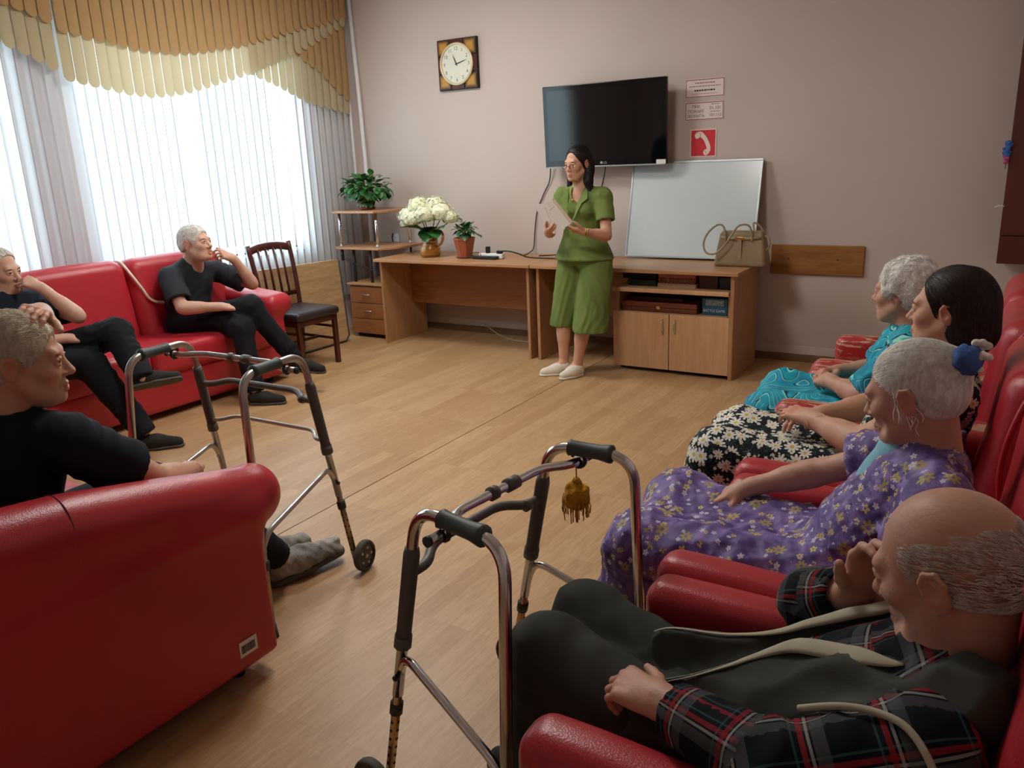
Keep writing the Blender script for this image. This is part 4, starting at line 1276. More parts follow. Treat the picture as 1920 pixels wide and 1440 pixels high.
# near sofa at the left, facing +Y, seen from its outer arm
t = thing('red_sofa', 'red faux leather sofa in the left foreground with a barcode label', 'sofa', (-2.6, 1.05, 0))
S = Sdf()
S.rbox((-1.937, 1.02, .305), (.063, .485, .245), .02, k=.03)
S.chain([(-1.948, 1.42, .47), (-1.948, .95, .56), (-1.948, .60, .62)], [.10, .115, .12], k=.04, flat=(A0, 1.75))
S.chain([(-1.960, 1.535, .572), (-1.960, 1.25, .635), (-1.960, .95, .697), (-1.960, .55, .745)], [.085, .09, .092, .095], k=.09)
S.ell((-1.960, 1.555, .567), (.085, .055, .085), k=.03)
S.noise(folds(15, .0035, 8)); sob('arm', S, MT['red'], t, .011)
tube('seam', catmull([(-2.0, .955, .783), (-1.955, .952, .790), (-1.905, .948, .774), (-1.876, .945, .735), (-1.868, .942, .69), (-1.872, .94, .66)], 5), .0018, mat('dark_red_thread', C('#5c0f16'), .5, var=0), t, n=5)
S = Sdf(); S.rbox((-2.68, 1.05, .19), (.70, .46, .14), .03, k=.02); sob('base', S, MT['red'], t, .016)
for (a, b) in ((-3.37, -2.69), (-2.68, -2.0)):
    S = Sdf(); S.rbox(((a + b) / 2, 1.16, .365), ((b - a) / 2, .36, .085), .05, k=.02).noise(folds(5, .005, 11)); sob('seat_cushion', S, MT['red'], t, .014)
S = Sdf(); S.rbox((-2.68, .70, .60), (.70, .12, .32), .09, rot=rot_x(math.radians(9)), k=.02); sob('back_cushion', S, MT['red'], t, .014)
S = Sdf(); S.rbox((-3.43, 1.02, .305), (.062, .485, .245), .022, k=.03); S.chain([(-3.42, 1.545, .558), (-3.42, .55, .745)], [.1, .105], k=.05); sob('arm', S, MT['red'], t, .014)
for (px, py) in ((-1.96, 1.40), (-1.96, .65), (-3.4, 1.40), (-3.4, .65)):
    lathe('foot', [(.02, 0), (.026, .062)], px, py, MT['black'], t, 12)
# barcode label
lb = box('barcode_label', -1.8725, -1.8710, 1.352, 1.418, .113, .165, MT['paper'], t, bevel=0)
rg = random.Random(3); yy = 1.358
while yy < 1.41:
    w = rg.choice((.0008, .0014, .0022)); box('barcode_bar', -1.8711, -1.8703, yy, yy + w, .124, .151, MT['ink_dark'], lb, bevel=0); yy += w + rg.choice((.001, .0016))

# five armchairs in a row along the right wall, facing -X
CHY = [1.31, 2.0, 2.70, 3.395, 4.09]
ac = thing('red_armchair', 'x', 'armchair', (0, 0, 0), group='red armchairs along the right wall')
ac['local'] = 1
S = Sdf(); S.rbox((-.26, 0, .16), (.36, .25, .11), .02, k=.02); sob('base', S, MT['red'], ac, .016)
S = Sdf(); S.rbox((-.31, 0, .345), (.34, .235, .085), .05, k=.02).noise(folds(2, .005, 11)); sob('seat_cushion', S, MT['red'], ac, .013)
Rb = rot_y(math.radians(8))
S = Sdf(); S.rbox((.13, 0, .62), (.14, .322, .36), .11, rot=Rb, k=.02)
S.rbox((.05, 0, .70), (.10, .30, .26), .085, rot=Rb, k=.02).noise(folds(6, .007, 9)); sob('backrest', S, MT['red'], ac, .013)
for sy in (-1, 1):
    pp = catmull([(.02, sy * .322, .50), (-.005, sy * .325, .70), (.03, sy * .318, .88), (.09, sy * .26, .962), (.11, sy * .12, .985), (.11, 0, .985)], 5)
    tube('piping', pp, .009, MT['cream_pipe'], ac, n=6)
arms = []
for sy in (-1, 1):
    S = Sdf()
    S.rbox((-.22, sy * .285, .32), (.44, .053, .26), .032, k=.02)
    S.rbox((-.26, sy * .285, .53), (.405, .057, .07), .045, k=.02)
    S.noise(folds(8 + sy, .003, 12))
    arms.append(sob('arm', S, MT['red_scuffed'], ac, .011))
for (px, py) in ((-.55, -.28), (-.55, .28), (.15, -.28), (.15, .28)):
    lathe('foot', [(.02, 0), (.025, .065)], px, py, MT['black'], ac, 10)
ALAB = ['red armchair of the bald man in plaid, nearest of the row', 'red armchair in which the woman in violet sits', 'red armchair in which the dark haired woman in the daisy dress sits',
        'red armchair with peeling arms in which the woman in teal sits', 'empty red armchair with peeling arms next to the far wall']
for i, y in enumerate(CHY):
    a = ac if i == 0 else copy_tree(ac)
    a.location = (0, y, 0)
    a['label'] = ALAB[i]
    if i >= 3:
        for ch in [o for o in bpy.data.objects if o.parent == a and o.name.startswith('arm')]:
            ch.material_slots[0].link = 'OBJECT'; ch.material_slots[0].material = MT['red_worn']
    a.location.x = [.02, .0, -.02, -.07, -.08][i]
    dx = [.085, .0, -.03, -.01, -.0][i]
    for ch in [o for o in bpy.data.objects if o.parent == a and o.name.split('.')[0] in ('backrest', 'piping')]:
        ch.location.x += dx
        if i < 2 and ch.name.startswith('piping'):
            ch.material_slots[0].link = 'OBJECT'; ch.material_slots[0].material = MT['red']

# ================================================================== WALKING FRAMES
def walker(label, T, FT, tubem, legm, gripw=.125):
    """T: tops (front left, back left, back right, front right); FT: matching floor points (world metres)"""
    T = [np.array(q, float) for q in T]; FT = [np.array(q, float) for q in FT]
    cen = sum(FT) / 4
    t = thing('walking_frame', label, 'walker', (cen[0], cen[1], 0))
    R_ = .0135; H = T[0][2]
    fwd = nv(((T[0] + T[3]) - (T[1] + T[2])) * (1, 1, 0)); lat = nv((T[3] + T[2] - T[0] - T[1]) * (1, 1, 0)); upv = np.array((0, 0, 1.0))
    sides = ((-1, T[0], T[1], FT[0], FT[1]), (1, T[3], T[2], FT[3], FT[2]))
    P = {}
    for s, tf, tb, ff, bf in sides:
        out = lat * s
        def lf(z, a=tf, b=ff): return a + (b - a) * (1 - z / H)
        def lb(z, a=tb, b=bf): return a + (b - a) * (1 - z / H)
        P[s] = lf
        hd = nv(tf - tb)
        tube('side_tube', fillet([lb(.30), lb(H), lf(H), lf(.33)], .075, 8), R_, tubem, t, n=10)
        L_ = np.linalg.norm(tf - tb)
        ga = tb + hd * (.058); gb = ga + hd * min(gripw, L_ - .12)
        tube('grip', [ga - hd * .004, ga, ga + (gb - ga) * .06, ga + (gb - ga) * .3, ga + (gb - ga) * .94, gb, gb + hd * .004], [.014, .0235, .0235, .0195, .0195, .022, .014], MT['grip'], t, n=12)
        tube('leg_sleeve', [lf(H * .88), lf(H * .86), lf(H * .61), lf(H * .59)], [.0165, .0195, .0185, .0205], MT['grey_plastic'], t, n=10)
        tube('sleeve_collar', [lf(H * .60), lf(H * .565)], .0215, MT['grey_plastic'], t, n=10)
        tube('leg_extension', [lf(.40), lf(.045)], .0115, legm, t, n=10)
        tube('clip_ring', [lf(.305), lf(.275)], .0165, MT['dark_plastic'], t, n=10)
        for q in range(7):
            for dd in (out, -fwd):
                p_ = lf(.25 - q * .026)
                tube('height_hole', [p_ + dd * .0105, p_ + dd * .0122], .0042, MT['ink_dark'], t, n=6)
        tube('leg_extension', [lb(.36), lb(.03)], .0115, legm, t, n=10)
        tube('clip_ring', [lb(.27), lb(.24)], .0165, MT['dark_plastic'], t, n=10)
        tube('rubber_foot', [lb(.045), lb(.02), lb(.0)], [.014, .016, .019], MT['rubber'], t, n=12)
        a = lf(.40); b = lb(.34); hb = nv((b - a) * (1, 1, 0))
        tube('side_bar', fillet([lf(.385), a + hb * .03 + upv * .055, b - hb * .035 + upv * .02, lb(.31)], .06, 6), .0105, tubem, t, n=9)
        tube('rivet', [lf(.385) + out * .012, lf(.385) + out * .018], .007, MT['dark_plastic'], t, n=8)
        wc = ff + out * .03 + fwd * .012 + upv * .0625; wr = .0625
        V = []; F = []
        prof = [(wr - .012, -.014), (wr - .003, -.013), (wr, -.006), (wr, .006), (wr - .003, .013), (wr - .012, .014)]
        nn = 28; m_ = len(prof)
        for (r_, x_) in prof:
            for k in range(nn):
                an = 2 * math.pi * k / nn
                V.append(wc + lat * x_ + r_ * (math.cos(an) * fwd + math.sin(an) * upv))
        for i in range(m_):
            for k in range(nn):
                j = (i + 1) % m_
                F.append((i * nn + k, j * nn + k, j * nn + (k + 1) % nn, i * nn + (k + 1) % nn))
        wh = add('wheel', V, F, MT['rubber'], t, smooth=True)
        V, F = [], []
        for (r_, x_) in ((.012, -.011), (.05, -.009), (.0505, .009), (.012, .011)):
            for k in range(20):
                an = 2 * math.pi * k / 20
                V.append(wc + lat * x_ + r_ * (math.cos(an) * fwd + math.sin(an) * upv))
        for i in range(3):
            for k in range(20): F.append((i * 20 + k, (i + 1) * 20 + k, (i + 1) * 20 + (k + 1) % 20, i * 20 + (k + 1) % 20))
        F += [tuple(range(20)), tuple(60 + k for k in range(19, -1, -1))]
        add('wheel_disc', V, F, MT['black'], wh)
        for k in range(5):
            an = 2 * math.pi * k / 5
            c_ = wc + .033 * (math.cos(an) * fwd + math.sin(an) * upv)
            tube('hub_stud', [c_ - lat * .0125, c_ + lat * .0125], .006, MT['alu'], wh, n=6)
        tube('axle', [wc - out * .04, wc + out * .014], .008, MT['alu'], t, n=8)
        hk = tf - hd * .085 - upv * .030
        ring = [hk + .019 * (math.cos(an) * hd + math.sin(an) * upv) for an in np.linspace(.4, 5.2, 12)]
        tube('bar_hook', ring, .0055, MT['dark_plastic'], t, n=6)
    # top bar held by the two hooks, bowed forward between them
    h0 = T[0] - nv(T[0] - T[1]) * .085 - upv * .034; h1 = T[3] - nv(T[3] - T[2]) * .085 - upv * .034
    ax = nv(h1 - h0); w_ = np.linalg.norm(h1 - h0); bow = fwd * .05
    tb_ = fillet([h0 - ax * .045, h0 + ax * .03, h0 + ax * w_ * .18 + bow, h0 + ax * w_ * .82 + bow, h1 - ax * .03, h1 + ax * .045], .05, 6)
    tube('top_bar', tb_, .0115, tubem, t, n=10)
    for q in (.44, .56):
        c_ = h0 + ax * w_ * q + bow
        tube('bar_joint', [c_ - ax * .008, c_ + ax * (.03 if q > .5 else .012)], .0175, MT['grey_plastic'], t, n=10)
    for e in (h0 - ax * .045, h1 + ax * .045):
        tube('bar_end_cap', [e - ax * .004, e + ax * .004], .0125, MT['dark_plastic'], t, n=10)
    l, r = P[-1](H * .80), P[1](H * .80); ax = nv(r - l)
    tube('cross_bar', fillet([l, l + ax * .06, l + ax * .12 + fwd * .045 + upv * .012, r - ax * .12 + fwd * .045 + upv * .012, r - ax * .06, r], .04, 5), .0125, MT['grey_plastic'], t, n=10)
    tube('bar_clamp', [r - ax * .052, r - ax * .068], .016, MT['grey_plastic'], t, n=10)
    return t, P
w1, P1_ = walker('grey aluminium walking frame with front wheels in front of the white haired man at left',
             [(-2.755, 1.975, .90), (-2.715, 1.675, .90), (-2.105, 1.675, .90), (-2.145, 1.985, .90)],
             [(-2.775, 2.10, 0), (-2.735, 1.585, 0), (-2.02, 1.60, 0), (-2.085, 2.10, 0)], MT['alu'], MT['tan_tube'])
# the second, thinner front bar of this frame
l, r = P1_[-1](.56), P1_[1](.56); f_ = np.array((0, 1.0, 0))
tube('cross_bar', fillet([l, l + (.05, .0, 0), l + (.10, .05, .01), r + (-.10, .05, .01), r + (-.05, 0, 0), r], .03, 4), .008, MT['alu'], w1, n=8)
w2, P2_ = walker('shiny chrome walking frame with a mustard tassel in front of the bald man',
             [(-1.035, 1.232, .835), (-.772, 1.172, .835), (-.735, 1.705, .835), (-.972, 1.705, .835)],
             [(-1.205, 1.235, 0), (-.745, 1.075, 0), (-.745, 1.80, 0), (-1.185, 1.80, 0)], MT['chrome'], MT['brass'])

# mustard net pompom hanging on the near frame
t = thing('yarn_tassel', 'mustard yellow yarn ball hanging from the chrome walking frame', 'tassel', (-.915, 1.715, .66))
tc = np.array((-.915, 1.745, .685))
tube('cord', [(-.91, 1.735, .795), (-.914, 1.744, .735)], .002, MT['orange_yarn'], t, n=5)
S = Sdf(); S.ell(tc, (.034, .034, .042), k=.01).noise(folds(3, .005, 150, 4)); sob('yarn_ball', S, MT['orange_yarn'], t, .004)
for i in range(40):
    a = random.uniform(0, 6.28); r = random.uniform(.018, .035)
    p = tc + (r * math.cos(a), r * math.sin(a), random.uniform(-.03, .01))
    tube('yarn_strand', [p, p + (.006 * math.cos(a), .006 * math.sin(a), -.02), p + (.004 * math.cos(a), .004 * math.sin(a), -.04 + random.uniform(-.01, .01))], .0016, MT['orange_yarn'], t, n=4)
tube('top_knot', [tc + (0, 0, .036), tc + (0, 0, .052)], [.016, .008], MT['orange_yarn'], t, n=8)
from mathutils.bvhtree import BVHTree
# ================================================================== PEOPLE
A_ = np.array
def lerp(a, b, t): return A_(a, float) + (A_(b, float) - A_(a, float)) * t

def vnormals(V, Q):
    n = np.cross(V[Q[:, 2]] - V[Q[:, 0]], V[Q[:, 3]] - V[Q[:, 1]])
    out = np.zeros_like(V)
    for i in range(4): np.add.at(out, Q[:, i], n)
    return out / (np.linalg.norm(out, axis=1, keepdims=True) + 1e-12)

def limb_uv(segs):
    """lengthwise / round-the-limb print coordinates, chosen per face by the nearest limb"""
    def f(V, Q):
        cen = V[Q].mean(1); best = None; U = W = None
        run = 0.0
        for (a, b, R) in segs:
            a = A_(a, float); b = A_(b, float); ax = nv(b - a); Ln = np.linalg.norm(b - a)
            e1 = nv(np.cross(ax, (0.3, 1, .2))); e2 = np.cross(ax, e1)
            t = np.clip((cen - a) @ ax, 0, Ln); d = np.linalg.norm(cen - a - t[:, None] * ax, axis=1) - R
            ang = np.arctan2((cen - a) @ e2, (cen - a) @ e1)
            P = V[Q]
            va = np.arctan2((P - a) @ e2, (P - a) @ e1)
            va = ang[:, None] + (va - ang[:, None] + np.pi) % (2 * np.pi) - np.pi
            u = va * R; w = (P - a) @ ax + run
            run += Ln
            if best is None: best, U, W = d, u, w
            else:
                m = d < best; best = np.where(m, d, best); U = np.where(m[:, None], u, U); W = np.where(m[:, None], w, W)
        return U.ravel(), W.ravel()
    return f

class Person:
    def __init__(s, label, base, skinm, J, n):
        s.t = thing('person', label, 'person', base, group='people in the room')
        s.S = Sdf(); s.skin = skinm; s.J = {k: A_(v, float) for k, v in J.items()}
        s.n = nv(n); s.tints = []; s.boxes = []; s.eyes = []
    # ---------------------------------------------------------------- skin
    def core(s, leg=(.082, .058, .036), arm=(.052, .042, .028), chest=.135, belly=.13):
        S, J, n = s.S, s.J, s.n
        w = J.get('waist', lerp(J['pel'], J['chest'], .5))
        fl = (n, 1.35)
        S.cone(J['pel'], w, belly, belly - .005, k=.03, flat=fl)
        S.cone(w, J['chest'], belly - .005, chest, k=.03, flat=fl)
        S.cone(J['chest'], J['neck'], chest * .8, .05, k=.04, flat=fl)
        for d in 'LR':
            S.cone(lerp(J['neck'], J['chest'], .35), J['sh' + d], .05, arm[0] * .95, k=.04)
            S.chain([J['sh' + d], J['el' + d], J['wr' + d]], arm, k=.012)
            el, wr = J['el' + d], J['wr' + d]
            S.cone(lerp(el, wr, .12), lerp(el, wr, .45), arm[1] * 1.06, arm[1] * .9, k=.02)
            S.chain([J['hip' + d], J['kn' + d], J['an' + d]], leg, k=.02)
            kn, an = J['kn' + d], J['an' + d]
            S.cone(lerp(kn, an, .2), lerp(kn, an, .5), leg[1] * .98, leg[1] * .8, k=.03)
    def head(s, C_, f, u, sc=1.0, nose=1.0, jaw=1.0, brow='#6a5a50', lip=(1.0, .74, .70), iris='#5a4030', wide=1.0, sunken=0.0, ears=True, fold=True):
        f = nv(f); u = nv(u); u = nv(u - f * (u @ f)); r = np.cross(f, u)
        s.C, s.f, s.u, s.r, s.sc = A_(C_, float), f, u, r, sc
        Rm = np.stack([r, f, u], 1)
        s.Rm = Rm
        S = s.S
        def L(x, y, z): return s.C + sc * (x * r + y * f + z * u)
        s.L = L
        def E(c, rad, k=.015, op='u', tilt=None):
            R2 = Rm if tilt is None else Rm @ tilt
            S.ell(L(*c), A_(rad) * sc, R2, k=k * sc, op=op)
        def CN(a, b, ra, rb, k=.01, op='u'): S.cone(L(*a), L(*b), ra * sc, rb * sc, k * sc, op)
        E((0, -.018, .036), (.077 * wide, .098, .087), .02)
        E((0, .028, -.03), (.063 * wide, .068, .088), .03)
        E((0, .040, -.078), (.047 * wide * jaw, .048, .04), .03)
        for x in (-1, 1):
            CN((x * .056 * wide, -.005, -.045), (x * .03 * jaw, .06, -.098), .018, .016, .025)   # jaw line
            E((x * .040, .062, -.022), (.024, .022, .022), .025)                               # cheek bone
        E((0, .080, -.100), (.019, .016, .015), .02)                                            # chin
        CN((-.034, .080, .022), (.034, .080, .022), .013, .013, .02)                             # brow ridge
        for x in (-1, 1):
            E((x * .031, .104, .004), (.019, .018, .0125), .012, 's')                            # sockets
            S.ell(L(x * .031, .0795, .004), A_((.0145, .0135, .0125)) * sc, Rm, k=.004 * sc)      # lid mound
            up_ = [(.0165, .0880, .0035), (.0240, .0935, .0105), (.0330, .0940, .0118), (.0420, .0885, .0085), (.0470, .0830, .0020)]
            lo_ = [(.0165, .0880, .0030), (.0240, .0920, -.0045), (.0330, .0920, -.0060), (.0420, .0870, -.0038), (.0470, .0830, .0015)]
            for ln_, rr_ in ((up_, .0033), (lo_, .0028)):
                for a_, b_ in zip(ln_[:-1], ln_[1:]): CN((x * a_[0], a_[1], a_[2]), (x * b_[0], b_[1], b_[2]), rr_, rr_, .003)
            CN((x * .018, .089, .0215), (x * .046, .080, .0205), .0042, .0032, .006)             # eyebrow
            s.tints.append((L(x * .032, .088, .0215), .011 * sc, C(brow)[:3], .5, (2.0, 1.2, .55)))
            if sunken:
                E((x * .045, .082, -.055), (.02, .02, .022), .02, 's')
        CN((0, .087, .012), (0, .1015 + .006 * nose, -.026), .0075, .0105 * nose, .012)             # nose
        E((0, .1035 + .006 * nose, -.031), (.0115 * nose, .0115, .0095), .008)
        for x in (-1, 1):
            E((x * .0125 * nose, .096, -.035), (.0085, .011, .008), .006)
            E((x * .007, .104, -.0435), (.0035, .0045, .004), .003, 's')
        # mouth
        for x in (-1, 1):
            CN((x * .0235, .0855, -.0675), (x * .010, .0950, -.0630), .0032, .0052, .006); CN((x * .010, .0950, -.0630), (0, .0970, -.0640), .0052, .0048, .006)
            CN((x * .0215, .0855, -.0700), (x * .008, .0950, -.0750), .0034, .0062, .006); CN((x * .008, .0950, -.0750), (0, .0960, -.0755), .0062, .0064, .006)
        for x in (-1, 1): CN((x * .025, .0875, -.0685), (0, .1025, -.0688), .0016, .0022, .0025, 's')
        s.tints.append((L(0, .094, -.0695), .0130 * sc, lip, .35, (2.0, 1.6, .92)))
        for x in (-1, 1):
            s.tints.append((L(x * .045, .07, -.03), .03 * sc, (1.0, .84, .82), .9, (1, 1, 1)))
            CN((x * .021, .098, -.04), (x * .034, .083, -.066), .0022, .0015, .006, 's') if fold else None                 # fold beside the mouth
        s.tints.append((L(0, .118, -.032), .016 * sc, (1.0, .85, .82), .8, (1, 1, 1)))
        if ears:
            for x in (-1, 1):
                tl = A_([[1, 0, 0], [0, .966, .259], [0, -.259, .966]])
                E((x * .079 * wide, -.012, -.006), (.010, .019, .032), .006, tilt=tl)
                # helix rim
                pts = [(.083, .004, .010), (.086, -.006, .024), (.087, -.022, .024), (.086, -.031, .008), (.083, -.026, -.014), (.080, -.010, -.034)]
                for a, b in zip(pts[:-1], pts[1:]):
                    CN((x * a[0] * wide, a[1], a[2]), (x * b[0] * wide, b[1], b[2]), .0042, .0042, .004)
                E((x * .092 * wide, -.008, -.001), (.010, .0105, .0175), .003, 's', tilt=tl)
                s.tints.append((L(x * .085, -.012, -.004), .034 * sc, (1.0, .80, .77), .7, (1, 1, 1)))
        # neck
        S.cone(L(0, -.030, -.035), s.J['neck'], .050 * sc, .058 * sc, k=.03)
        S.cone(L(0, -.030, -.055), lerp(s.J['neck'], s.J['chest'], .2), .048 * sc, .066 * sc, k=.03)
        rad = .165 * sc
        s.boxes.append((s.C - rad, s.C + A_((rad, rad, rad)), .0031 * sc))
        for x in (-1, 1):
            s.eyes.append((L(x * .0315, .0822, .0028), .0118 * sc, nv(f + r * x * .05), C(iris)[:3]))
    def hand(s, d, dirv, back, thumb, curl=(20, 25, 15), size=1.0, spread=.06, tcurl=25, h=.0042, tdir=None):
        """dirv: wrist to knuckles, back: out of the back of the hand, thumb: side of the thumb"""
        wr = s.J['wr' + d]; S = s.S
        D = nv(dirv); B = nv(A_(back) - D * (A_(back) @ D)); T = np.cross(D, B); T = T if T @ A_(thumb) > 0 else -T
        z = size
        off = [.029, .010, -.009, -.027]; ln = [.074, .083, .077, .060]; rad = [.0092, .0094, .0090, .0080]
        kn = [.088, .092, .087, .078]
        lo = []; pts_all = [wr]
        for i in range(4):
            base = wr + D * kn[i] * z + T * off[i] * z
            S.cone(wr + D * .012 * z + T * off[i] * .55 * z, base, .0145 * z, .0115 * z, k=.012)
            dr = nv(D + T * (off[i] / .029) * spread)
            p = base; ang = 0
            segl = [ln[i] * .46, ln[i] * .30, ln[i] * .24]
            for j in range(3):
                cj = curl[j] if np.isscalar(curl[j]) else curl[j][i]
                ang += math.radians(cj)
                v = dr * math.cos(ang) - B * math.sin(ang)
                q = p + v * segl[j] * z
                S.cone(p, q, (rad[i] - .0007 * j) * z, (rad[i] - .0007 * (j + 1)) * z, k=.004)
                p = q; pts_all.append(q)
        # palm pads
        S.ell(wr + D * .05 * z + T * .016 * z - B * .008 * z, A_((.018, .03, .012)) * z, np.stack([T, D, B], 1), k=.012)
        S.ell(wr + D * .05 * z - T * .016 * z - B * .007 * z, A_((.016, .034, .011)) * z, np.stack([T, D, B], 1), k=.012)
        tb = wr + D * .026 * z + T * .022 * z - B * .006 * z
        tv = nv(D * .62 + T * .72 - B * .3) if tdir is None else nv(tdir)
        p1 = tb + tv * .040 * z
        t2 = nv(tv * math.cos(math.radians(tcurl)) + nv(D * .9 - T * .25 - B * .2) * math.sin(math.radians(tcurl)))
        p2 = p1 + t2 * .032 * z; p3 = p2 + nv(t2 + D * .2) * .024 * z
        S.cone(wr + D * .008 * z + T * .012 * z, p1, .0155 * z, .0115 * z, k=.012); S.cone(p1, p2, .0108 * z, .0098 * z, k=.005); S.cone(p2, p3, .0098 * z, .0075 * z, k=.004)
        S.cone(s.J['el' + d] * .12 + wr * .88, wr + D * .03 * z, .027 * z, .024 * z, k=.02, flat=(B, 1.25))
        pts_all += [p1, p2, p3, wr + D * .09 * z + B * .02, wr + D * .06 + T * .05, wr + D * .06 - T * .05]
        P_ = A_(pts_all)
        s.boxes.append((P_.min(0) - .025, P_.max(0) + .025, h))
        s.tints.append((wr + D * .09 * z, .06 * z, (1.0, .87, .85), .8, (1, 1, 1)))
    def finish(s, h=.012, name='body'):
        lo, hi = s.S.bounds(.03)
        V, Q = s.S.mesh(h, lo, hi)
        cen = V[Q].mean(1)
        keep = np.ones(len(Q), bool)
        for a, b, hh in s.boxes:
            keep &= ~np.all((cen > a + h * 1.2) & (cen < b - h * 1.2), 1)
        allV = [V]; allQ = [Q[keep]]; base = len(V)
        for i, (a, b, hh) in enumerate(s.boxes):
            v, q = s.S.mesh(hh, a - 2 * hh, b + 2 * hh)
            if len(q) == 0: continue
            c = v[q].mean(1); k = np.all((c > a) & (c < b), 1)
            for a2, b2, h2 in s.boxes[:i]: k &= ~np.all((c > a2 + hh) & (c < b2 - hh), 1)
            allV.append(v); allQ.append(q[k] + base); base += len(v)
        V = np.concatenate(allV); Q = np.concatenate(allQ)
        used = np.zeros(len(V), bool); used[Q.ravel()] = True
        mp = np.cumsum(used) - 1; V = V[used]; Q = mp[Q]
        tint = np.ones((len(V), 3))
        for c, rad, col, soft, an in s.tints:
            d = V - c
            if hasattr(s, 'Rm'):
                d = d @ s.Rm / A_(an)
            r = np.linalg.norm(d, axis=1) / rad
            w = np.clip((1 - r) / soft, 0, 1); w = w * w * (3 - 2 * w)
            tint = tint * (1 - w[:, None]) + tint * A_(col) * w[:, None]
        s.body = add(name, V, Q, s.skin, s.t, smooth=True, tint=tint)
        for c, rad, f, iris in s.eyes:
            S = Sdf()
            n1, n2 = 14, 10; VV = []; FF = []
            ref = nv(np.cross(f, (0, 0, 1))); up = np.cross(ref, f)
            for i in range(n2 + 1):
                th = math.pi * i / n2
                for k in range(n1):
                    ph = 2 * math.pi * k / n1
                    VV.append(c + rad * (math.cos(th) * f + math.sin(th) * (math.cos(ph) * ref + math.sin(ph) * up)))
            for i in range(n2):
                for k in range(n1): FF.append((i * n1 + k, (i + 1) * n1 + k, (i + 1) * n1 + (k + 1) % n1, i * n1 + (k + 1) % n1))
            VV = A_(VV); ca = ((VV - c) / rad) @ f
            col = np.where(ca[:, None] > .93, A_((.01, .01, .01)), np.where(ca[:, None] > .78, A_(iris), A_((.72, .68, .64))))
            add('eye', VV, FF, MT['eye'], s.t, smooth=True, tint=col)
    # ---------------------------------------------------------------- hair
    def hair(s, build, m, h=.004, strands=0, flow=None, L_=.03, lift=.25, r=.0009, seed=1, noise=None, name='hair', shell=True, rnd=.22):
        S = Sdf(); build(S, s)
        if noise is not None: S.noise(noise)
        V, Q = S.mesh(h)
        parts = [(V, Q)]
        if strands:
            rg = np.random.RandomState(seed)
            Nn = vnormals(V, Q)
            bvh = BVHTree.FromPolygons(V.tolist(), Q.tolist())
            ii = rg.randint(0, len(V), strands)
            nb = 6; vs_, qs = [], []
            for i in ii:
                p = V[i]; nn = Nn[i]
                loc = (p - s.C) @ s.Rm / s.sc
                jit = rg.normal(size=3) * rnd
                ln = L_ * rg.uniform(.6, 1.3)
                b0 = len(vs_); q = p
                for j in range(nb):
                    t = j / (nb - 1)
                    fd = s.Rm @ A_(flow(loc) if flow else (0, -.4, -1), float) + jit
                    fd = nv(fd - nn * (fd @ nn)); side = nv(np.cross(nn, fd))
                    w = r * (1 - .8 * t * t)
                    qq = q + nn * (.0006 + lift * ln * t * t * .35)
                    vs_ += [qq - side * w, qq + side * w, qq + nn * w]
                    if j < nb - 1:
                        q2 = q + fd * ln / (nb - 1)
                        hit = bvh.find_nearest(Vector(q2))
                        q = A_(hit[0]) if hit[0] is not None else q2
                        nn = nv(nn * .5 + A_(hit[1]) * .5) if hit[0] is not None else nn
                        loc = (q - s.C) @ s.Rm / s.sc
                for j in range(nb - 1):
                    a = b0 + j * 3
                    for k in range(3): qs.append((a + k, a + (k + 1) % 3, a + 3 + (k + 1) % 3, a + 3 + k))
            parts.append((A_(vs_), A_(qs, dtype=np.int32)))
        if not shell: parts = parts[1:]
        VV = np.concatenate([p[0] for p in parts]); b = 0; QQ = []
        for v, q in parts: QQ.append(q + b); b += len(v)
        return add(name, VV, np.concatenate(QQ), m, s.t, smooth=True)
    # ---------------------------------------------------------------- clothes
    def torso(s, S, e=.016, chest=.14, belly=.138, sh=.066, flat=1.3, k=.04):
        J, n = s.J, s.n; fl = (n, flat)
        w = J.get('waist', lerp(J['pel'], J['chest'], .5))
        S.cone(J['pel'], w, belly + e, belly + e, k=k, flat=fl)
        S.cone(w, J['chest'], belly + e, chest + e, k=k, flat=fl)
        S.cone(J['chest'], lerp(J['chest'], J['neck'], .82), chest * .88 + e, .062 + e * .5, k=k, flat=fl)
        for d in 'LR':
            S.cone(lerp(J['neck'], J['chest'], .30), J['sh' + d], .05 + e, sh - .008 + e * .5, k=k)
    def sleeve(s, S, d, frac, r0=.066, r1=.064, k=.025, long=False, rw=.04, open_=True):
        J = s.J; sh, el, wr = J['sh' + d], J['el' + d], J['wr' + d]
        if not long:
            p = lerp(sh, el, frac)
            S.cone(sh, p, r0, r1, k=k)
            S.cut(p, el - sh, r1 + .005)
            if open_: S.cone(p - nv(el - sh) * .03, p + nv(el - sh) * .05, r1 - .021, r1 - .018, k=.004, op='s')
        else:
            p = lerp(el, wr, frac)
            S.cone(sh, el, r0, r1, k=k); S.cone(el, p, r1, rw, k=k)
            S.cut(p, wr - el, .07)
            if open_: S.cone(p - nv(wr - el) * .02, p + nv(wr - el) * .05, rw - .009, rw - .008, k=.004, op='s')
    def neckhole(s, S, r=.066, drop=0.0, vneck=0.0):
        J = s.J
        top = J['neck'] + nv(J['neck'] - J['chest']) * .10
        S.cone(lerp(J['neck'], J['chest'], .02 + drop), top, r, r + .012, k=.01, op='s')
        if vneck:
            c = lerp(J['neck'], J['chest'], .3)
            S.cone(c + s.n * .06, lerp(J['neck'], J['chest'], vneck) + s.n * .17, .055, .006, k=.01, op='s')
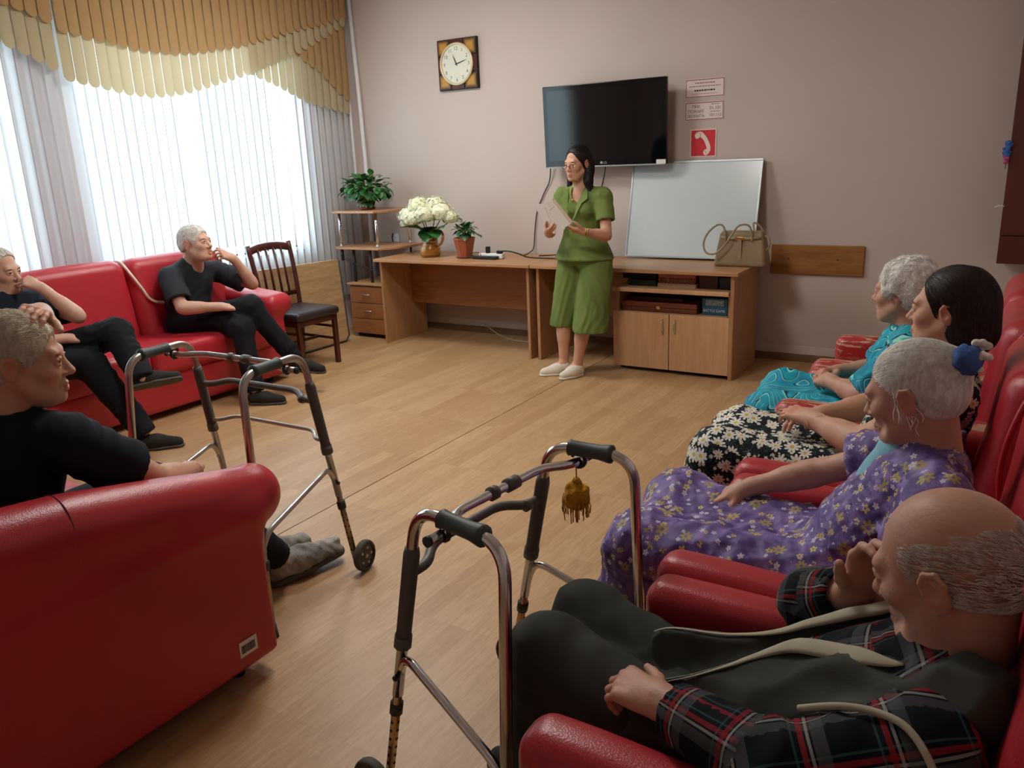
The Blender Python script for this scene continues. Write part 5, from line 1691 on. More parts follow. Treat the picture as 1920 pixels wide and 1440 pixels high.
    def trousers(s, m, r=(.105, .082, .062), ank=.93, h=.010, seed=3, amp=.006, pel=.15, name='trousers', freq=26):
        S = Sdf(); J = s.J
        S.ell(J['pel'], (pel, pel, pel * .85), k=.05)
        for d in 'LR':
            hip, kn, an = J['hip' + d], J['kn' + d], J['an' + d]
            S.cone(lerp(hip, kn, -.05), kn, r[0], r[1], k=.05); S.cone(kn, an + nv(an - kn) * .03, r[1], r[2], k=.035)
            S.cut(lerp(kn, an, ank), an - kn, .10)
        S.noise(folds(seed, amp, freq)); S.noise(creases(seed + 5, amp * 1.5, 48))
        return sob(name, S, m, s.t, h)
    def shoe(s, heel, toe, m, ms, z=0.0, sc=1.0, up=(0, 0, 1), fuzz=0.0, name='shoe', ankle=None, h=.0055):
        heel = A_((heel[0], heel[1], heel[2] if len(heel) > 2 else z), float); toe = A_((toe[0], toe[1], toe[2] if len(toe) > 2 else z), float)
        d = nv(toe - heel); u = nv(A_(up, float) - d * (A_(up, float) @ d)); w = np.cross(d, u)
        Ln = np.linalg.norm(toe - heel)
        S = Sdf(); fl = (w, 1.0)
        a = heel + d * .035 * sc; b = toe - d * .042 * sc
        S.cone(a + u * .042 * sc, lerp(a, b, .45) + u * .042 * sc, .036 * sc, .041 * sc, k=.03)
        S.cone(lerp(a, b, .4) + u * .044 * sc, b + u * .028 * sc, .043 * sc, .032 * sc, k=.03)
        S.cone(a + u * .05 * sc, a + u * .085 * sc + d * .01, .034 * sc, .032 * sc, k=.02)
        S.cut(heel + u * .012 * sc, -u, .4)
        S.cut(heel + u * .10 * sc, u, .4)
        S.cone(a + u * .075 * sc + d * .012, a + u * .13 * sc + d * .012, .027 * sc, .03 * sc, k=.006, op='s')
        if fuzz: S.noise(folds(9, fuzz, 130, 5))
        o = sob(name, S, m, s.t, h)
        S = Sdf()
        S.cone(a + u * .008 * sc, lerp(a, b, .5) + u * .008 * sc, .037 * sc, .042 * sc, k=.02)
        S.cone(lerp(a, b, .5) + u * .008 * sc, b + u * .008 * sc, .043 * sc, .037 * sc, k=.02)
        S.cut(heel + u * .019 * sc, u, .4); S.cut(heel + u * .001, -u, .4)
        sob('sole', S, ms, o, h)
        return o

def short_hair(top=1.06, back=-.03, line=.062, dome=1.0):
    def b(S, P):
        L, sc = P.L, P.sc
        S.ell(L(0, -.020, .040), A_((.081, .102, .089)) * sc * top, P.Rm, k=.02)
        S.ell(L(0, -.045, -.005), A_((.074, .072, .065)) * sc * top, P.Rm, k=.03)
        S.cut(L(0, line + .012, .068), P.Rm @ A_((0, .82, -.42)), .3)
        S.cut(L(0, -.05, back), P.Rm @ A_((0, .30, -1)), .3)
        for x in (-1, 1):
            S.ell(L(x * .085, .0, -.012), A_((.03, .022, .036)) * sc, P.Rm, k=.01, op='s')
    return b
def swirl(loc):  # short hair lies back and down from the crown
    x, y, z = loc
    return (x * 3, -.8 + y * 2, -.25 - .4 * (y < -.03))

# ---------------------------------------------------------------- 1. woman in green
J = dict(pel=(-2.645, 5.235, .88), waist=(-2.642, 5.215, 1.05), chest=(-2.640, 5.21, 1.19), neck=(-2.640, 5.205, 1.335),
         shR=(-2.785, 5.20, 1.275), elR=(-2.845, 5.10, 1.035), wrR=(-2.770, 4.945, 1.060),
         shL=(-2.480, 5.20, 1.270), elL=(-2.415, 5.125, 1.015), wrL=(-2.500, 4.965, 1.055),
         hipR=(-2.735, 5.235, .84), knR=(-2.785, 5.165, .46), anR=(-2.775, 5.135, .075),
         hipL=(-2.545, 5.235, .84), knL=(-2.595, 5.135, .46), anL=(-2.655, 5.115, .075))
p = Person('woman in an olive green suit reading from papers before the desk', (-2.66, 5.1, 0), MT['skin'], J, (.08, -1, 0))
p.core(leg=(.08, .055, .034), arm=(.045, .037, .025), chest=.12, belly=.105)
p.head((-2.652, 5.165, 1.497), (-.24, -.96, -.12), (0, 0, 1), .93, fold=False, nose=.85, jaw=.95, brow='#4a3a34', lip=(.88, .50, .50))
p.hand('L', (-.75, -.45, .18), (.15, -.35, -.9), (-.3, -.3, .9), curl=(20, 30, 20), size=.92)
p.hand('R', (.72, -.55, .12), (-.2, -.4, -.85), (.2, -.4, .9), curl=(25, 35, 25), size=.92)
for d in 'LR': p.S.cone(p.J['an' + d], p.J['an' + d] + A_((-.04, -.05, -.03)), .034, .036, k=.02)
p.finish()
S = Sdf(); p.torso(S, e=.013, chest=.128, belly=.108, sh=.062, flat=1.28)
S.cone((-2.642, 5.215, 1.06), (-2.642, 5.23, .79), .125, .24, k=.03, flat=(p.n, 1.25))
S.cut((-2.64, 5.23, .838), (0, 0, -1), .5)
for x in (-.062, .062): S.ell((-2.640 + x, 5.125, 1.185), (.055, .05, .055), k=.04)
for d in 'LR': p.sleeve(S, d, .62, .066, .068)
p.neckhole(S, .058, .05, .62)
S.noise(folds(11, .003, 30, axis=(0, 0, 1))); S.noise(creases(11, .0065, 60))
# front opening of the peplum
S.cone((-2.70, 5.03, .98), (-2.735, 5.03, .80), .004, .02, k=.01, op='s')
jk = sob('jacket', S, MT['green'], p.t, .0075)
S = Sdf()
S.ell((-2.645, 5.235, .87), (.165, .125, .11), k=.05)
S.cone((-2.735, 5.235, .84), (-2.80, 5.18, .345), .108, .098, k=.012); S.cone((-2.545, 5.235, .84), (-2.565, 5.150, .345), .115, .130, k=.03)
S.cut((-2.80, 5.17, .352), (0, 0, -1), .118); S.cut((-2.56, 5.15, .333), (0, 0, -1), .150)
S.cone((-2.798, 5.182, .22), (-2.79, 5.19, .42), .082, .075, k=.004, op='s'); S.cone((-2.565, 5.15, .22), (-2.56, 5.16, .42), .112, .10, k=.004, op='s')
S.cone((-2.688, 5.02, .22), (-2.672, 5.06, .62), .012, .002, k=.02, op='s', flat=((0, 1, 0), .2))
S.noise(folds(12, .004, 22, axis=(0, 0, 1))); S.noise(creases(12, .010, 50, axis=(0, 0, 1)))
sob('culottes', S, MT['green'], p.t, .0085)
for side, xs in ((-1, -.05), (1, .062)):   # lapels
    ax = -2.655
    pts = [(ax + side * .012, 5.052, 1.10), (ax + side * .075, 5.085, 1.235), (ax + side * .105, 5.115, 1.265), (ax + side * .085, 5.15, 1.325), (ax + side * .058, 5.155, 1.335), (ax + side * .040, 5.10, 1.24)]
    V = [A_(q) for q in pts] + [A_(q) + (0, -.006, 0) for q in pts]; n = len(pts)
    F = [tuple(range(n)), tuple(range(2 * n - 1, n - 1, -1))] + [(i, n + i, n + (i + 1) % n, (i + 1) % n) for i in range(n)]
    add('lapel', V, F, MT['green'], jk, bevel=.002)
for z in (1.09, 1.065, 1.04, 1.015):
    o_ = [(-2.690 + .010 * math.cos(a), 5.060 + (1.09 - z) * .12, z + .010 * math.sin(a)) for a in np.linspace(0, 6.283, 9)[:-1]]
    tube('button_loop', o_, .0022, MT['stem'], jk, n=5, closed=True)
p.shoe((-2.735, 5.16), (-2.905, 4.985), MT['shoe_white'], MT['sole_white'], sc=.95)
p.shoe((-2.63, 5.15), (-2.715, 4.945), MT['shoe_white'], MT['sole_white'], sc=.95)
def long_hair(S, P):
    L, sc = P.L, P.sc
    S.ell(L(0, -.022, .042), A_((.084, .104, .092)) * sc, P.Rm, k=.02)
    S.ell(L(0, -.05, -.03), A_((.085, .07, .10)) * sc, P.Rm, k=.04)
    S.chain([L(.066, -.015, .03), L(.078, -.03, -.05), L(.078, -.01, -.13), L(.085, .015, -.20)], [.03 * sc, .034 * sc, .036 * sc, .02 * sc], k=.03)
    S.chain([L(-.066, -.015, .03), L(-.078, -.035, -.05), L(-.082, -.01, -.13), L(-.10, .0, -.19)], [.03 * sc, .03 * sc, .036 * sc, .02 * sc], k=.03)
    S.cone(L(0, -.06, -.05), L(0, -.05, -.19), .075 * sc, .06 * sc, k=.04)
    S.ell(L(0, .110, -.008), A_((.070, .088, .106)) * sc, P.Rm, k=.015, op='s')
    S.ell(L(0, .06, -.16), A_((.052, .09, .09)) * sc, P.Rm, k=.02, op='s')
    S.ell(L(-.088, -.004, -.004), A_((.016, .022, .036)) * sc, P.Rm, k=.01, op='s')
p.hair(long_hair, MT['hair_black'], .004, 2200, lambda l: (l[0] * 9, -.5 if l[2] > .04 else -.1, -.3 if l[2] > .07 else -1), .07, .05, .0011, 2, folds(5, .002, 120, axis=(0, 0, 1)), rnd=.12)
# spectacles
L = p.L
for x in (-1, 1):
    rim = [tuple(L(x * .032 + .021 * math.cos(a), .108, -.008 + .0135 * math.sin(a))) for a in np.linspace(0, 6.283, 17)[:-1]]
    gl = tube('spectacle_rim', rim, .0016, MT['ink_dark'], p.t, n=5, closed=True)
    tube('spectacle_temple', [tuple(L(x * .053, .106, -.004)), tuple(L(x * .074, .07, .002)), tuple(L(x * .080, .0, .006))], .0015, MT['gold'], p.t, n=5)
tube('spectacle_bridge', [tuple(L(-.011, .109, -.004)), tuple(L(0, .113, -.002)), tuple(L(.011, .109, -.004))], .0014, MT['ink_dark'], p.t, n=5)
tube('necklace', catmull([(-2.70, 5.14, 1.345), (-2.675, 5.105, 1.29), (-2.655, 5.092, 1.262), (-2.625, 5.10, 1.30), (-2.60, 5.14, 1.345)], 5), .0009, MT['gold'], p.t, n=5)
S = Sdf(); S.ell((-2.655, 5.09, 1.255), (.008, .004, .012), k=.004); sob('pendant', S, MT['gold'], p.t, .003)
wrl, hd_ = p.J['wrL'], nv((-.75, -.45, .18)); e1 = nv(np.cross(hd_, (0, 0, 1))); e2 = np.cross(hd_, e1)
for q in (.0, .012):
    ring = [wrl - hd_ * q + .031 * (math.cos(a) * e1 + math.sin(a) * e2) for a in np.linspace(0, 6.283, 17)[:-1]]
    tube('bracelet', ring, .0028, MT['gold'], p.t, n=5, closed=True)
# papers in her hands
t = thing('paper_booklet', 'open sheets of paper held by the woman in green', 'paper', (-2.69, 4.88, 1.05))
def sheet4(name, P, m, bend=.01):
    P = [A_(q, float) for q in P]; nrm = nv(np.cross(P[1] - P[0], P[3] - P[0])); V = []; F = []; n = 6
    for i in range(n + 1):
        for j in range(n + 1):
            u, v = i / n, j / n
            q = P[0] * (1 - u) * (1 - v) + P[1] * u * (1 - v) + P[2] * u * v + P[3] * (1 - u) * v
            V.append(q + nrm * bend * math.sin(math.pi * u))
    m1 = len(V); V += [q + nrm * .0008 for q in V]
    for i in range(n):
        for j in range(n):
            a = i * (n + 1) + j; F.append((a, a + n + 1, a + n + 2, a + 1)); F.append(tuple(m1 + k for k in (a, a + 1, a + n + 2, a + n + 1)))
    return add(name, V, F, m, t, smooth=True)
sheet4('cover_page', [(-2.735, 4.842, 1.222), (-2.655, 4.835, 1.280), (-2.545, 4.88, 1.128), (-2.680, 4.885, 1.052)], MT['paper_pink'], .012)
sheet4('inner_page', [(-2.842, 4.865, 1.240), (-2.66, 4.85, 1.272), (-2.56, 4.892, 1.118), (-2.705, 4.90, 1.042)], MT['paper'], -.02)
for k in range(5):
    u = .15 + k * .12
    a_ = lerp((-2.725, 4.836, 1.214), (-2.665, 4.874, 1.068), u); b_ = lerp((-2.66, 4.83, 1.262), (-2.57, 4.868, 1.13), u)
    tube('printed_line', [lerp(a_, b_, .2), lerp(a_, b_, .8)], .0011, MT['ink'], t, n=4) if k < 1 else None

for o_ in (p.t, t): o_.location += Vector((.03, -.06, 0))     # stands just clear of the desk edge

# ---------------------------------------------------------------- 2. man on the far sofa, right
J = dict(pel=(-4.97, 3.60, .53), waist=(-4.99, 3.61, .68), chest=(-4.97, 3.64, .80), neck=(-4.93, 3.655, .945),
         shR=(-4.93, 3.45, .855), elR=(-4.76, 3.39, .66), wrR=(-4.56, 3.55, .655),
         shL=(-4.96, 3.85, .845), elL=(-4.74, 3.99, .735), wrL=(-4.725, 3.835, .945),
         hipR=(-4.93, 3.50, .52), knR=(-4.45, 3.70, .635), anR=(-4.27, 3.88, .25),
         hipL=(-4.93, 3.70, .51), knL=(-4.44, 3.60, .50), anL=(-4.31, 3.53, .10))
p = Person('grey haired man in dark shirt on the far sofa, elbow on its arm', (-4.9, 3.6, .46), MT['skin_pale'], J, (1, .05, .1))
p.core(leg=(.08, .055, .034), arm=(.052, .043, .029), belly=.135)
p.head((-4.845, 3.635, 1.065), (.96, .28, .12), (-.18, 0, 1), 1.02, nose=1.15, jaw=1.08, brow='#8a7a70', wide=1.02)
p.hand('L', (-.12, -.88, .42), (.75, .1, .55), (-.2, -.2, .9), curl=((20, 50, 60, 65), 55, 40), size=1.0)
p.hand('R', (.6, .75, -.15), (.2, -.2, .95), (-.6, .6, .1), curl=(25, 30, 15), size=1.0)
p.finish()
S = Sdf(); p.torso(S, e=.016, belly=.145, chest=.145)
for d in 'LR': p.sleeve(S, d, .78, .075, .082)
p.neckhole(S, .062, .02, .25)
S.cut(p.J['pel'] + A_((0, 0, -.06)), (0, 0, -1), .5); S.noise(folds(21, .004, 28)); S.noise(creases(21, .011, 46)); sob('t_shirt', S, MT['charcoal'], p.t, .009)
p.trousers(MT['trouser'], (.10, .078, .06), seed=22, ank=1.03)
p.shoe((-4.30, 3.865, .165), (-4.07, 3.985, .13), MT['shoe_dark'], MT['sole_dark'], up=(.2, -.1, 1), h=.007)
p.shoe((-4.34, 3.50), (-4.11, 3.63), MT['shoe_dark'], MT['sole_dark'], h=.007)
p.hair(short_hair(1.05), MT['hair_white'], .0042, 1700, swirl, .03, .5, .0010, 3, folds(6, .002, 110), rnd=.3)

# ---------------------------------------------------------------- 3. man at the left edge on the far sofa
J = dict(pel=(-4.98, 2.33, .53), waist=(-4.96, 2.33, .68), chest=(-4.93, 2.345, .80), neck=(-4.92, 2.355, .92),
         shR=(-4.91, 2.16, .845), elR=(-4.72, 2.13, .66), wrR=(-4.58, 2.48, .655),
         shL=(-4.91, 2.54, .835), elL=(-4.585, 2.575, .765), wrL=(-4.70, 2.46, .945),
         hipR=(-4.93, 2.24, .52), knR=(-4.42, 2.50, .51), anR=(-4.19, 2.61, .11),
         hipL=(-4.93, 2.43, .52), knL=(-4.37, 2.66, .665), anL=(-4.10, 2.60, .44))
p = Person('man cut off by the left edge, hand at his mouth, on the far sofa', (-4.9, 2.33, .46), MT['skin_pale'], J, (1, .05, .1))
p.core(arm=(.052, .043, .029))
p.head((-4.915, 2.365, 1.045), (.93, .34, -.12), (.1, 0, 1), 1.03, nose=1.15, jaw=1.05, brow='#7a6a60')
p.hand('L', (-.50, -.55, .42), (.75, .1, .5), (-.2, -.5, .8), curl=(50, 60, 40))
p.hand('R', (.70, .65, -.08), (.25, -.35, .9), (-.2, .5, .6), curl=(45, 55, 35))
p.finish()
S = Sdf(); p.torso(S, e=.016, belly=.142, chest=.145)
for d in 'LR': p.sleeve(S, d, .72, .072, .072)
p.neckhole(S, .062, .02)
S.cut(p.J['pel'] + A_((0, 0, -.06)), (0, 0, -1), .5); S.noise(folds(23, .004, 28)); S.noise(creases(23, .011, 46)); sob('t_shirt', S, MT['navy'], p.t, .009)
p.trousers(MT['trouser'], (.105, .085, .066), seed=24, ank=1.05)
p.shoe((-4.12, 2.53, .385), (-3.98, 2.78, .40), MT['shoe_dark'], MT['sole_dark'], up=(-.55, .25, .9), h=.007)
p.shoe((-4.22, 2.56), (-4.02, 2.75), MT['shoe_dark'], MT['sole_dark'], h=.007)
p.hair(short_hair(1.04, line=.035), MT['hair_grey'], .0042, 1200, swirl, .025, .4, .001, 3, rnd=.3)

# ---------------------------------------------------------------- 4. man in the left foreground, seen from behind
J = dict(pel=(-2.35, 1.00, .50), waist=(-2.33, 1.00, .66), chest=(-2.30, 1.02, .80), neck=(-2.265, 1.03, .945),
         shR=(-2.10, 1.09, .865), elR=(-2.10, 1.33, .66), wrR=(-2.285, 1.57, .58),
         shL=(-2.49, 1.02, .865), elL=(-2.53, 1.26, .90), wrL=(-2.295, 1.185, 1.185),
         hipR=(-2.24, 1.06, .50), knR=(-2.24, 1.52, .50), anR=(-2.255, 1.86, .12),
         hipL=(-2.43, 1.06, .50), knL=(-2.46, 1.52, .50), anL=(-2.42, 1.92, .12))
p = Person('white haired man in navy t-shirt seen from behind, left foreground', (-2.33, 1.05, .46), MT['skin'], J, (.1, 1, .1))
p.core(arm=(.055, .046, .031))
p.head((-2.225, 1.075, 1.080), (.60, .79, -.08), (.08, .08, 1), 1.03, nose=1.1, jaw=1.05, brow='#9a8878', lip=(1.0, .76, .72))
p.hand('R', (-.75, .62, -.15), (.2, .2, .95), (-.5, -.4, .1), curl=(20, 30, 20), h=.0045)
p.hand('L', (.72, -.50, .22), (.20, .35, .9), (.1, .5, -.5), curl=(18, 25, 20), h=.0045)
p.finish()
S = Sdf(); p.torso(S, e=.018, belly=.15, chest=.155, sh=.072)
for d in 'LR': p.sleeve(S, d, .66, .078, .080)
p.neckhole(S, .066, -.02)
S.cut(p.J['pel'] + A_((0, 0, -.07)), (0, 0, -1), .5); S.noise(folds(25, .004, 24)); S.noise(creases(25, .011, 46)); sob('t_shirt', S, MT['navy_c'], p.t, .0085)
p.trousers(MT['trouser'], (.105, .08, .055), seed=26, ank=.98)
p.shoe((-2.30, 1.83), (-2.205, 2.155, .035), MT['fluffy'], MT['sole_dark'], sc=1.22, fuzz=.007, name='slipper', h=.0045)
p.shoe((-2.44, 1.86), (-2.385, 2.15, .02), MT['fluffy'], MT['sole_dark'], sc=1.18, fuzz=.007, name='slipper', h=.005)
p.hair(short_hair(1.045, -.045), MT['hair_blondgrey'], .004, 3400, swirl, .03, .45, .0009, 4, folds(7, .0015, 120), rnd=.3)

# ---------------------------------------------------------------- 5. bald man, right foreground
J = dict(pel=(-.40, 1.31, .455), waist=(-.27, 1.31, .535), chest=(-.11, 1.31, .64), neck=(.005, 1.31, .785),
         shR=(-.06, 1.50, .715), elR=(-.27, 1.545, .655), wrR=(-.185, 1.475, .735),
         shL=(-.035, 1.115, .705), elL=(-.215, 1.045, .645), wrL=(-.435, 1.135, .630),
         hipR=(-.40, 1.40, .47), knR=(-.745, 1.47, .52), anR=(-.82, 1.47, .10),
         hipL=(-.40, 1.22, .47), knL=(-.745, 1.285, .54), anL=(-.82, 1.28, .10))
p = Person('bald man in a plaid shirt and dark vest, right foreground', (-.35, 1.31, .43), MT['skin_old'], J, (-.45, 0, .9))
p.core(arm=(.052, .043, .030), belly=.125)
p.head((-.035, 1.315, .900), (-.90, .27, -.34), (-.28, .08, .95), 1.06, nose=1.15, jaw=.95, brow='#a09080', wide=1.0, sunken=1)
p.hand('L', (-.95, .28, -.08), (-.05, -.25, .97), (.1, .95, .0), curl=(38, 55, 35), size=1.05, h=.0036)
p.hand('R', (.22, -.12, .95), (-.55, .75, .1), (-.3, -.8, .3), curl=(25, 35, 25), size=1.05, h=.0036)
p.finish()
S = Sdf()
fl = (p.n, 1.25)
S.cone(p.J['chest'], p.J['neck'], .13, .07, k=.04, flat=fl)
for d in 'LR': S.cone(lerp(p.J['neck'], p.J['chest'], .3), p.J['sh' + d], .062, .070, k=.04)
S.cone(p.J['pel'], p.J['waist'], .145, .148, k=.03, flat=fl); S.cone(p.J['waist'], p.J['chest'], .148, .145, k=.03, flat=fl)
p.sleeve(S, 'L', .90, .078, .070, long=True, rw=.046); p.sleeve(S, 'R', .80, .074, .066, long=True, rw=.048)
p.neckhole(S, .064, .0)
S.noise(folds(41, .004, 34)); S.noise(creases(41, .011, 60)); sob('plaid_shirt', S, MT['plaid'], p.t, .0075, uv=limb_uv([(p.J['shL'], p.J['elL'], .07), (p.J['elL'], p.J['wrL'], .06), (p.J['shR'], p.J['elR'], .07), (p.J['elR'], p.J['wrR'], .06), (p.J['pel'], p.J['chest'], .15), (p.J['chest'], p.J['neck'], .12)]))
S = Sdf()
S.cone((-.47, 1.31, .50), p.J['waist'], .165, .168, k=.04, flat=(p.n, 1.25)); S.cone(p.J['waist'], p.J['chest'], .168, .168, k=.04, flat=(p.n, 1.2))
S.cone(p.J['chest'], lerp(p.J['chest'], p.J['neck'], .75), .160, .09, k=.04, flat=(p.n, 1.2))
for y in (1.15, 1.47): S.cone((-.10, y, .68), (.03, lerp(y, 1.31, .3), .765), .06, .06, k=.04)
NE = [(-.57, 1.20, .60), (-.452, 1.215, .645), (-.382, 1.258, .670), (-.32, 1.295, .692), (-.245, 1.288, .716), (-.15, 1.245, .745), (-.072, 1.232, .768), (-.01, 1.24, .785)]
FE = [(-.55, 1.37, .60), (-.446, 1.36, .650), (-.345, 1.35, .682), (-.259, 1.362, .711), (-.19, 1.381, .733), (-.137, 1.40, .752), (-.06, 1.40, .775), (.0, 1.38, .79)]
op = [lerp(a, b, .5) for a, b in zip(NE, FE)]; gp = [np.linalg.norm(A_(a) - A_(b)) * .5 for a, b in zip(NE, FE)]
for i in range(len(op) - 1):
    S.cone(op[i] + (0, 0, .03), op[i + 1] + (0, 0, .03), gp[i], gp[i + 1], k=.006, op='s', flat=((0, 0, 1), .55))
p.neckhole(S, .078, .0)
for y, s_ in ((1.07, -1), (1.555, 1)): S.cone((.0, y, .70), (-.24, y - s_ * .0, .655), .088, .084, k=.010, op='s')
S.cut((-.545, 1.31, .55), (-1, 0, -.25), .5)
S.noise(folds(42, .005, 22)); S.noise(creases(44, .016, 42)); vest = sob('vest', S, MT['vest'], p.t, .0075)
def bvh_of(o, base):
    off = A_(o.location) + A_(base.location)
    vv = [tuple(A_(v.co) + off) for v in o.data.vertices]
    return BVHTree.FromPolygons(vv, [tuple(q.vertices) for q in o.data.polygons])
bt = bvh_of(vest, p.t)
def drape(pts, lift=.004, n=6):
    out = []
    for q in catmull(pts, n):
        hit = bt.find_nearest(Vector(q))
        out.append(A_(hit[0]) + A_(hit[1]) * lift)
    out = A_(out)
    for _ in range(3): out[1:-1] = .25 * out[:-2] + .5 * out[1:-1] + .25 * out[2:]
    return list(out)
def prof(n, vals): return list(np.interp(np.linspace(0, 1, n), np.linspace(0, 1, len(vals)), vals))
def strip(name, pts, widths, m, par, fl=.4):
    q = drape(pts); return tube(name, q, prof(len(q), widths), m, par, n=8, flat=(1, fl))
strip('lining_edge', [A_(q) + (0, -.008, 0) for q in NE[:7]], [.003, .003, .004, .010, .020, .022, .003], MT['lining'], vest)
strip('lining_edge', [A_(q) + (0, .008, 0) for q in FE[:7]], [.003, .003, .006, .014, .020, .020, .014], MT['lining'], vest)
strip('zip_edge', [A_(q) + (0, .002, 0) for q in NE[:5]], [.0035, .0035], MT['dark_plastic'], vest, 1)
tube('armhole_piping', catmull([(-.205, 1.108, .722), (-.15, 1.10, .752), (-.10, 1.09, .768), (-.055, 1.07, .772), (-.02, 1.04, .748), (.0, 1.03, .69)], 6), .0055, MT['lining'], vest, n=8)
p.trousers(MT['trouser_grey'], (.095, .080, .07), seed=43, h=.0085, amp=.006, pel=.13)
for y in (1.27, 1.47): p.shoe((-.80, y), (-1.05, y - .01), MT['shoe_dark'], MT['sole_dark'], h=.007)
def fringe(S, P):
    L, sc = P.L, P.sc
    S.ell(L(0, -.020, .028), A_((.0795, .1005, .088)) * sc, P.Rm, k=.02)
    S.ell(L(0, -.05, -.012), A_((.070, .068, .055)) * sc, P.Rm, k=.03)
    S.cut(L(0, .042, .05), P.Rm @ A_((0, 1, -.1)), .3)
    S.cut(L(0, -.05, -.035), P.Rm @ A_((0, .30, -1)), .3)
    S.ell(L(0, -.005, .095), A_((.066, .105, .075)) * sc, P.Rm, k=.01, op='s')
    for x in (-1, 1): S.ell(L(x * .085, .0, -.015), A_((.03, .024, .036)) * sc, P.Rm, k=.01, op='s')
p.hair(fringe, MT['hair_grey'], .004, 3600, lambda l: (0, -.8, -.25), .026, .10, .00065, 6, folds(8, .0015, 170), shell=False, rnd=.15)['kind'] = 'stuff'

# ---------------------------------------------------------------- seated women's dresses
def dress(P, m, seed, hem, drop, sleeve=.75, r=(.115, .10, .105), h=.0085, belly=.15, chest=.135, amp=.008, neck=.064, vneck=0, sl=(.072, .08), spread=0.0):
    S = Sdf(); J = P.J
    P.torso(S, e=.016, belly=belly, chest=chest, flat=1.2)
    S.ell(J['pel'], (.17, .19, .13), k=.06)
    mk = (J['knL'] + J['knR']) / 2; mh = (J['hipL'] + J['hipR']) / 2
    S.cone(mh, mk + A_((.03, 0, -.01)), .125, .105, k=.06, flat=((0, 0, 1), 1.25))
    for d in 'LR':
        hip, kn = J['hip' + d], J['kn' + d]
        S.cone(hip, kn, r[0], r[1], k=.045); S.cone(kn, kn + A_(drop), r[1], r[2], k=.05)
    S.cone(mk + A_((-.01, 0, -.02)), mk + A_(drop), .08, .10, k=.07)
    S.cut(mk + A_(hem), (-.25, 0, -1), .34)
    S.cone(mk + A_(drop) + (0, -.07, -.05), mk + A_(drop) * .2 + (.0, -.05, 0), .07, .06, k=.01, op='s'); S.cone(mk + A_(drop) + (0, .07, -.05), mk + A_(drop) * .2 + (.0, .05, 0), .07, .06, k=.01, op='s')
    for d in 'LR': P.sleeve(S, d, sleeve, sl[0], sl[1])
    P.neckhole(S, neck, .02, vneck)
    S.noise(folds(seed, amp * .6, 26)); S.noise(creases(seed + 50, amp * 1.3, 42)); S.noise(creases(seed + 70, amp * .6, 85))
    return sob('dress', S, m, P.t, h, uv=True)

# 6. woman in violet
J = dict(pel=(-.27, 2.0, .47), waist=(-.22, 2.0, .60), chest=(-.145, 2.0, .735), neck=(-.115, 2.0, .865),
         shR=(-.14, 2.17, .795), elR=(-.395, 2.215, .675), wrR=(-.585, 2.155, .612),
         shL=(-.075, 1.825, .795), elL=(-.13, 1.80, .60), wrL=(-.33, 1.83, .50),
         hipR=(-.28, 2.10, .48), knR=(-.79, 2.19, .505), anR=(-.84, 2.18, .09),
         hipL=(-.28, 1.90, .48), knL=(-.80, 1.93, .48), anL=(-.82, 1.92, .09))
p = Person('woman in a violet flowered dress with a blue scrunchie in her white hair', (-.3, 2.0, .43), MT['skin_old'], J, (-1, .05, .3))
p.core(arm=(.044, .037, .026), chest=.115, belly=.115, leg=(.075, .055, .04))
p.head((-.165, 1.995, .990), (-.93, .20, -.30), (-.28, .05, .95), .99, nose=1.05, jaw=.95, brow='#b0a090', lip=(1.0, .76, .72), sunken=1)
p.hand('R', (-.80, -.28, -.40), (-.35, -.15, .92), (.0, -1, 0), curl=(12, 18, 12), size=.97, h=.0038, spread=.1)
p.hand('L', (-.9, .3, -.1), (-.1, -.2, .95), (0, 1, 0), curl=(20, 25, 15), size=.95, h=.005)
p.finish()
dress(p, MT['purple'], 61, (-.02, 0, -.175), (-.045, -.01, -.20), sleeve=.62, vneck=.6, sl=(.075, .088), h=.0078)
S = Sdf(); S.cone((-.20, 2.0, .75), (-.18, 2.0, .83), .085, .068, k=.02, flat=((1, 0, 0), 1.15)); S.noise(folds(3, .004, 60)); p.neckhole(S, .05, 0); sob('undershirt', S, MT['lightblue'], p.t, .007)
for side in (-1, 1):
    pts = catmull([(-.06, 2.0 + side * .07, .885), (-.11, 2.0 + side * .10, .87), (-.18, 2.0 + side * .085, .82), (-.245, 2.0 + side * .04, .735)], 6)
    V, F = tubev(pts, [.018] * 6 + [.03] * 6 + [.034] * 6 + [.012], 8, flat=(1, .25)); add('collar', V, F, MT['purple'], p.t, smooth=True, uv=True)
for d in 'LR': p.shoe((p.J['an' + d][0] + .04, p.J['an' + d][1]), (p.J['an' + d][0] - .19, p.J['an' + d][1] - .01), MT['shoe_dark'], MT['sole_dark'], sc=.92, h=.008)
def bun_hair(S, P):
    L, sc = P.L, P.sc
    S.ell(L(0, -.022, .039), A_((.0805, .101, .0885)) * sc, P.Rm, k=.02)
    S.ell(L(0, -.052, -.010), A_((.073, .068, .064)) * sc, P.Rm, k=.03)
    S.ell(L(0, -.112, .052), A_((.032, .03, .03)) * sc, P.Rm, k=.03)
    S.cut(L(0, .076, .066), P.Rm @ A_((0, .80, -.46)), .3)
    S.cut(L(0, -.05, -.055), P.Rm @ A_((0, .25, -1)), .3)
    for x in (-1, 1): S.ell(L(x * .088, -.004, -.014), A_((.024, .022, .034)) * sc, P.Rm, k=.01, op='s')
def to_bun(l):
    v = A_((0, -.115, .05)) - A_(l); return tuple(v / (np.linalg.norm(v) + 1e-6))
p.hair(bun_hair, MT['hair_white'], .004, 2600, to_bun, .06, .03, .0007, 7, folds(9, .0012, 60), rnd=.08)
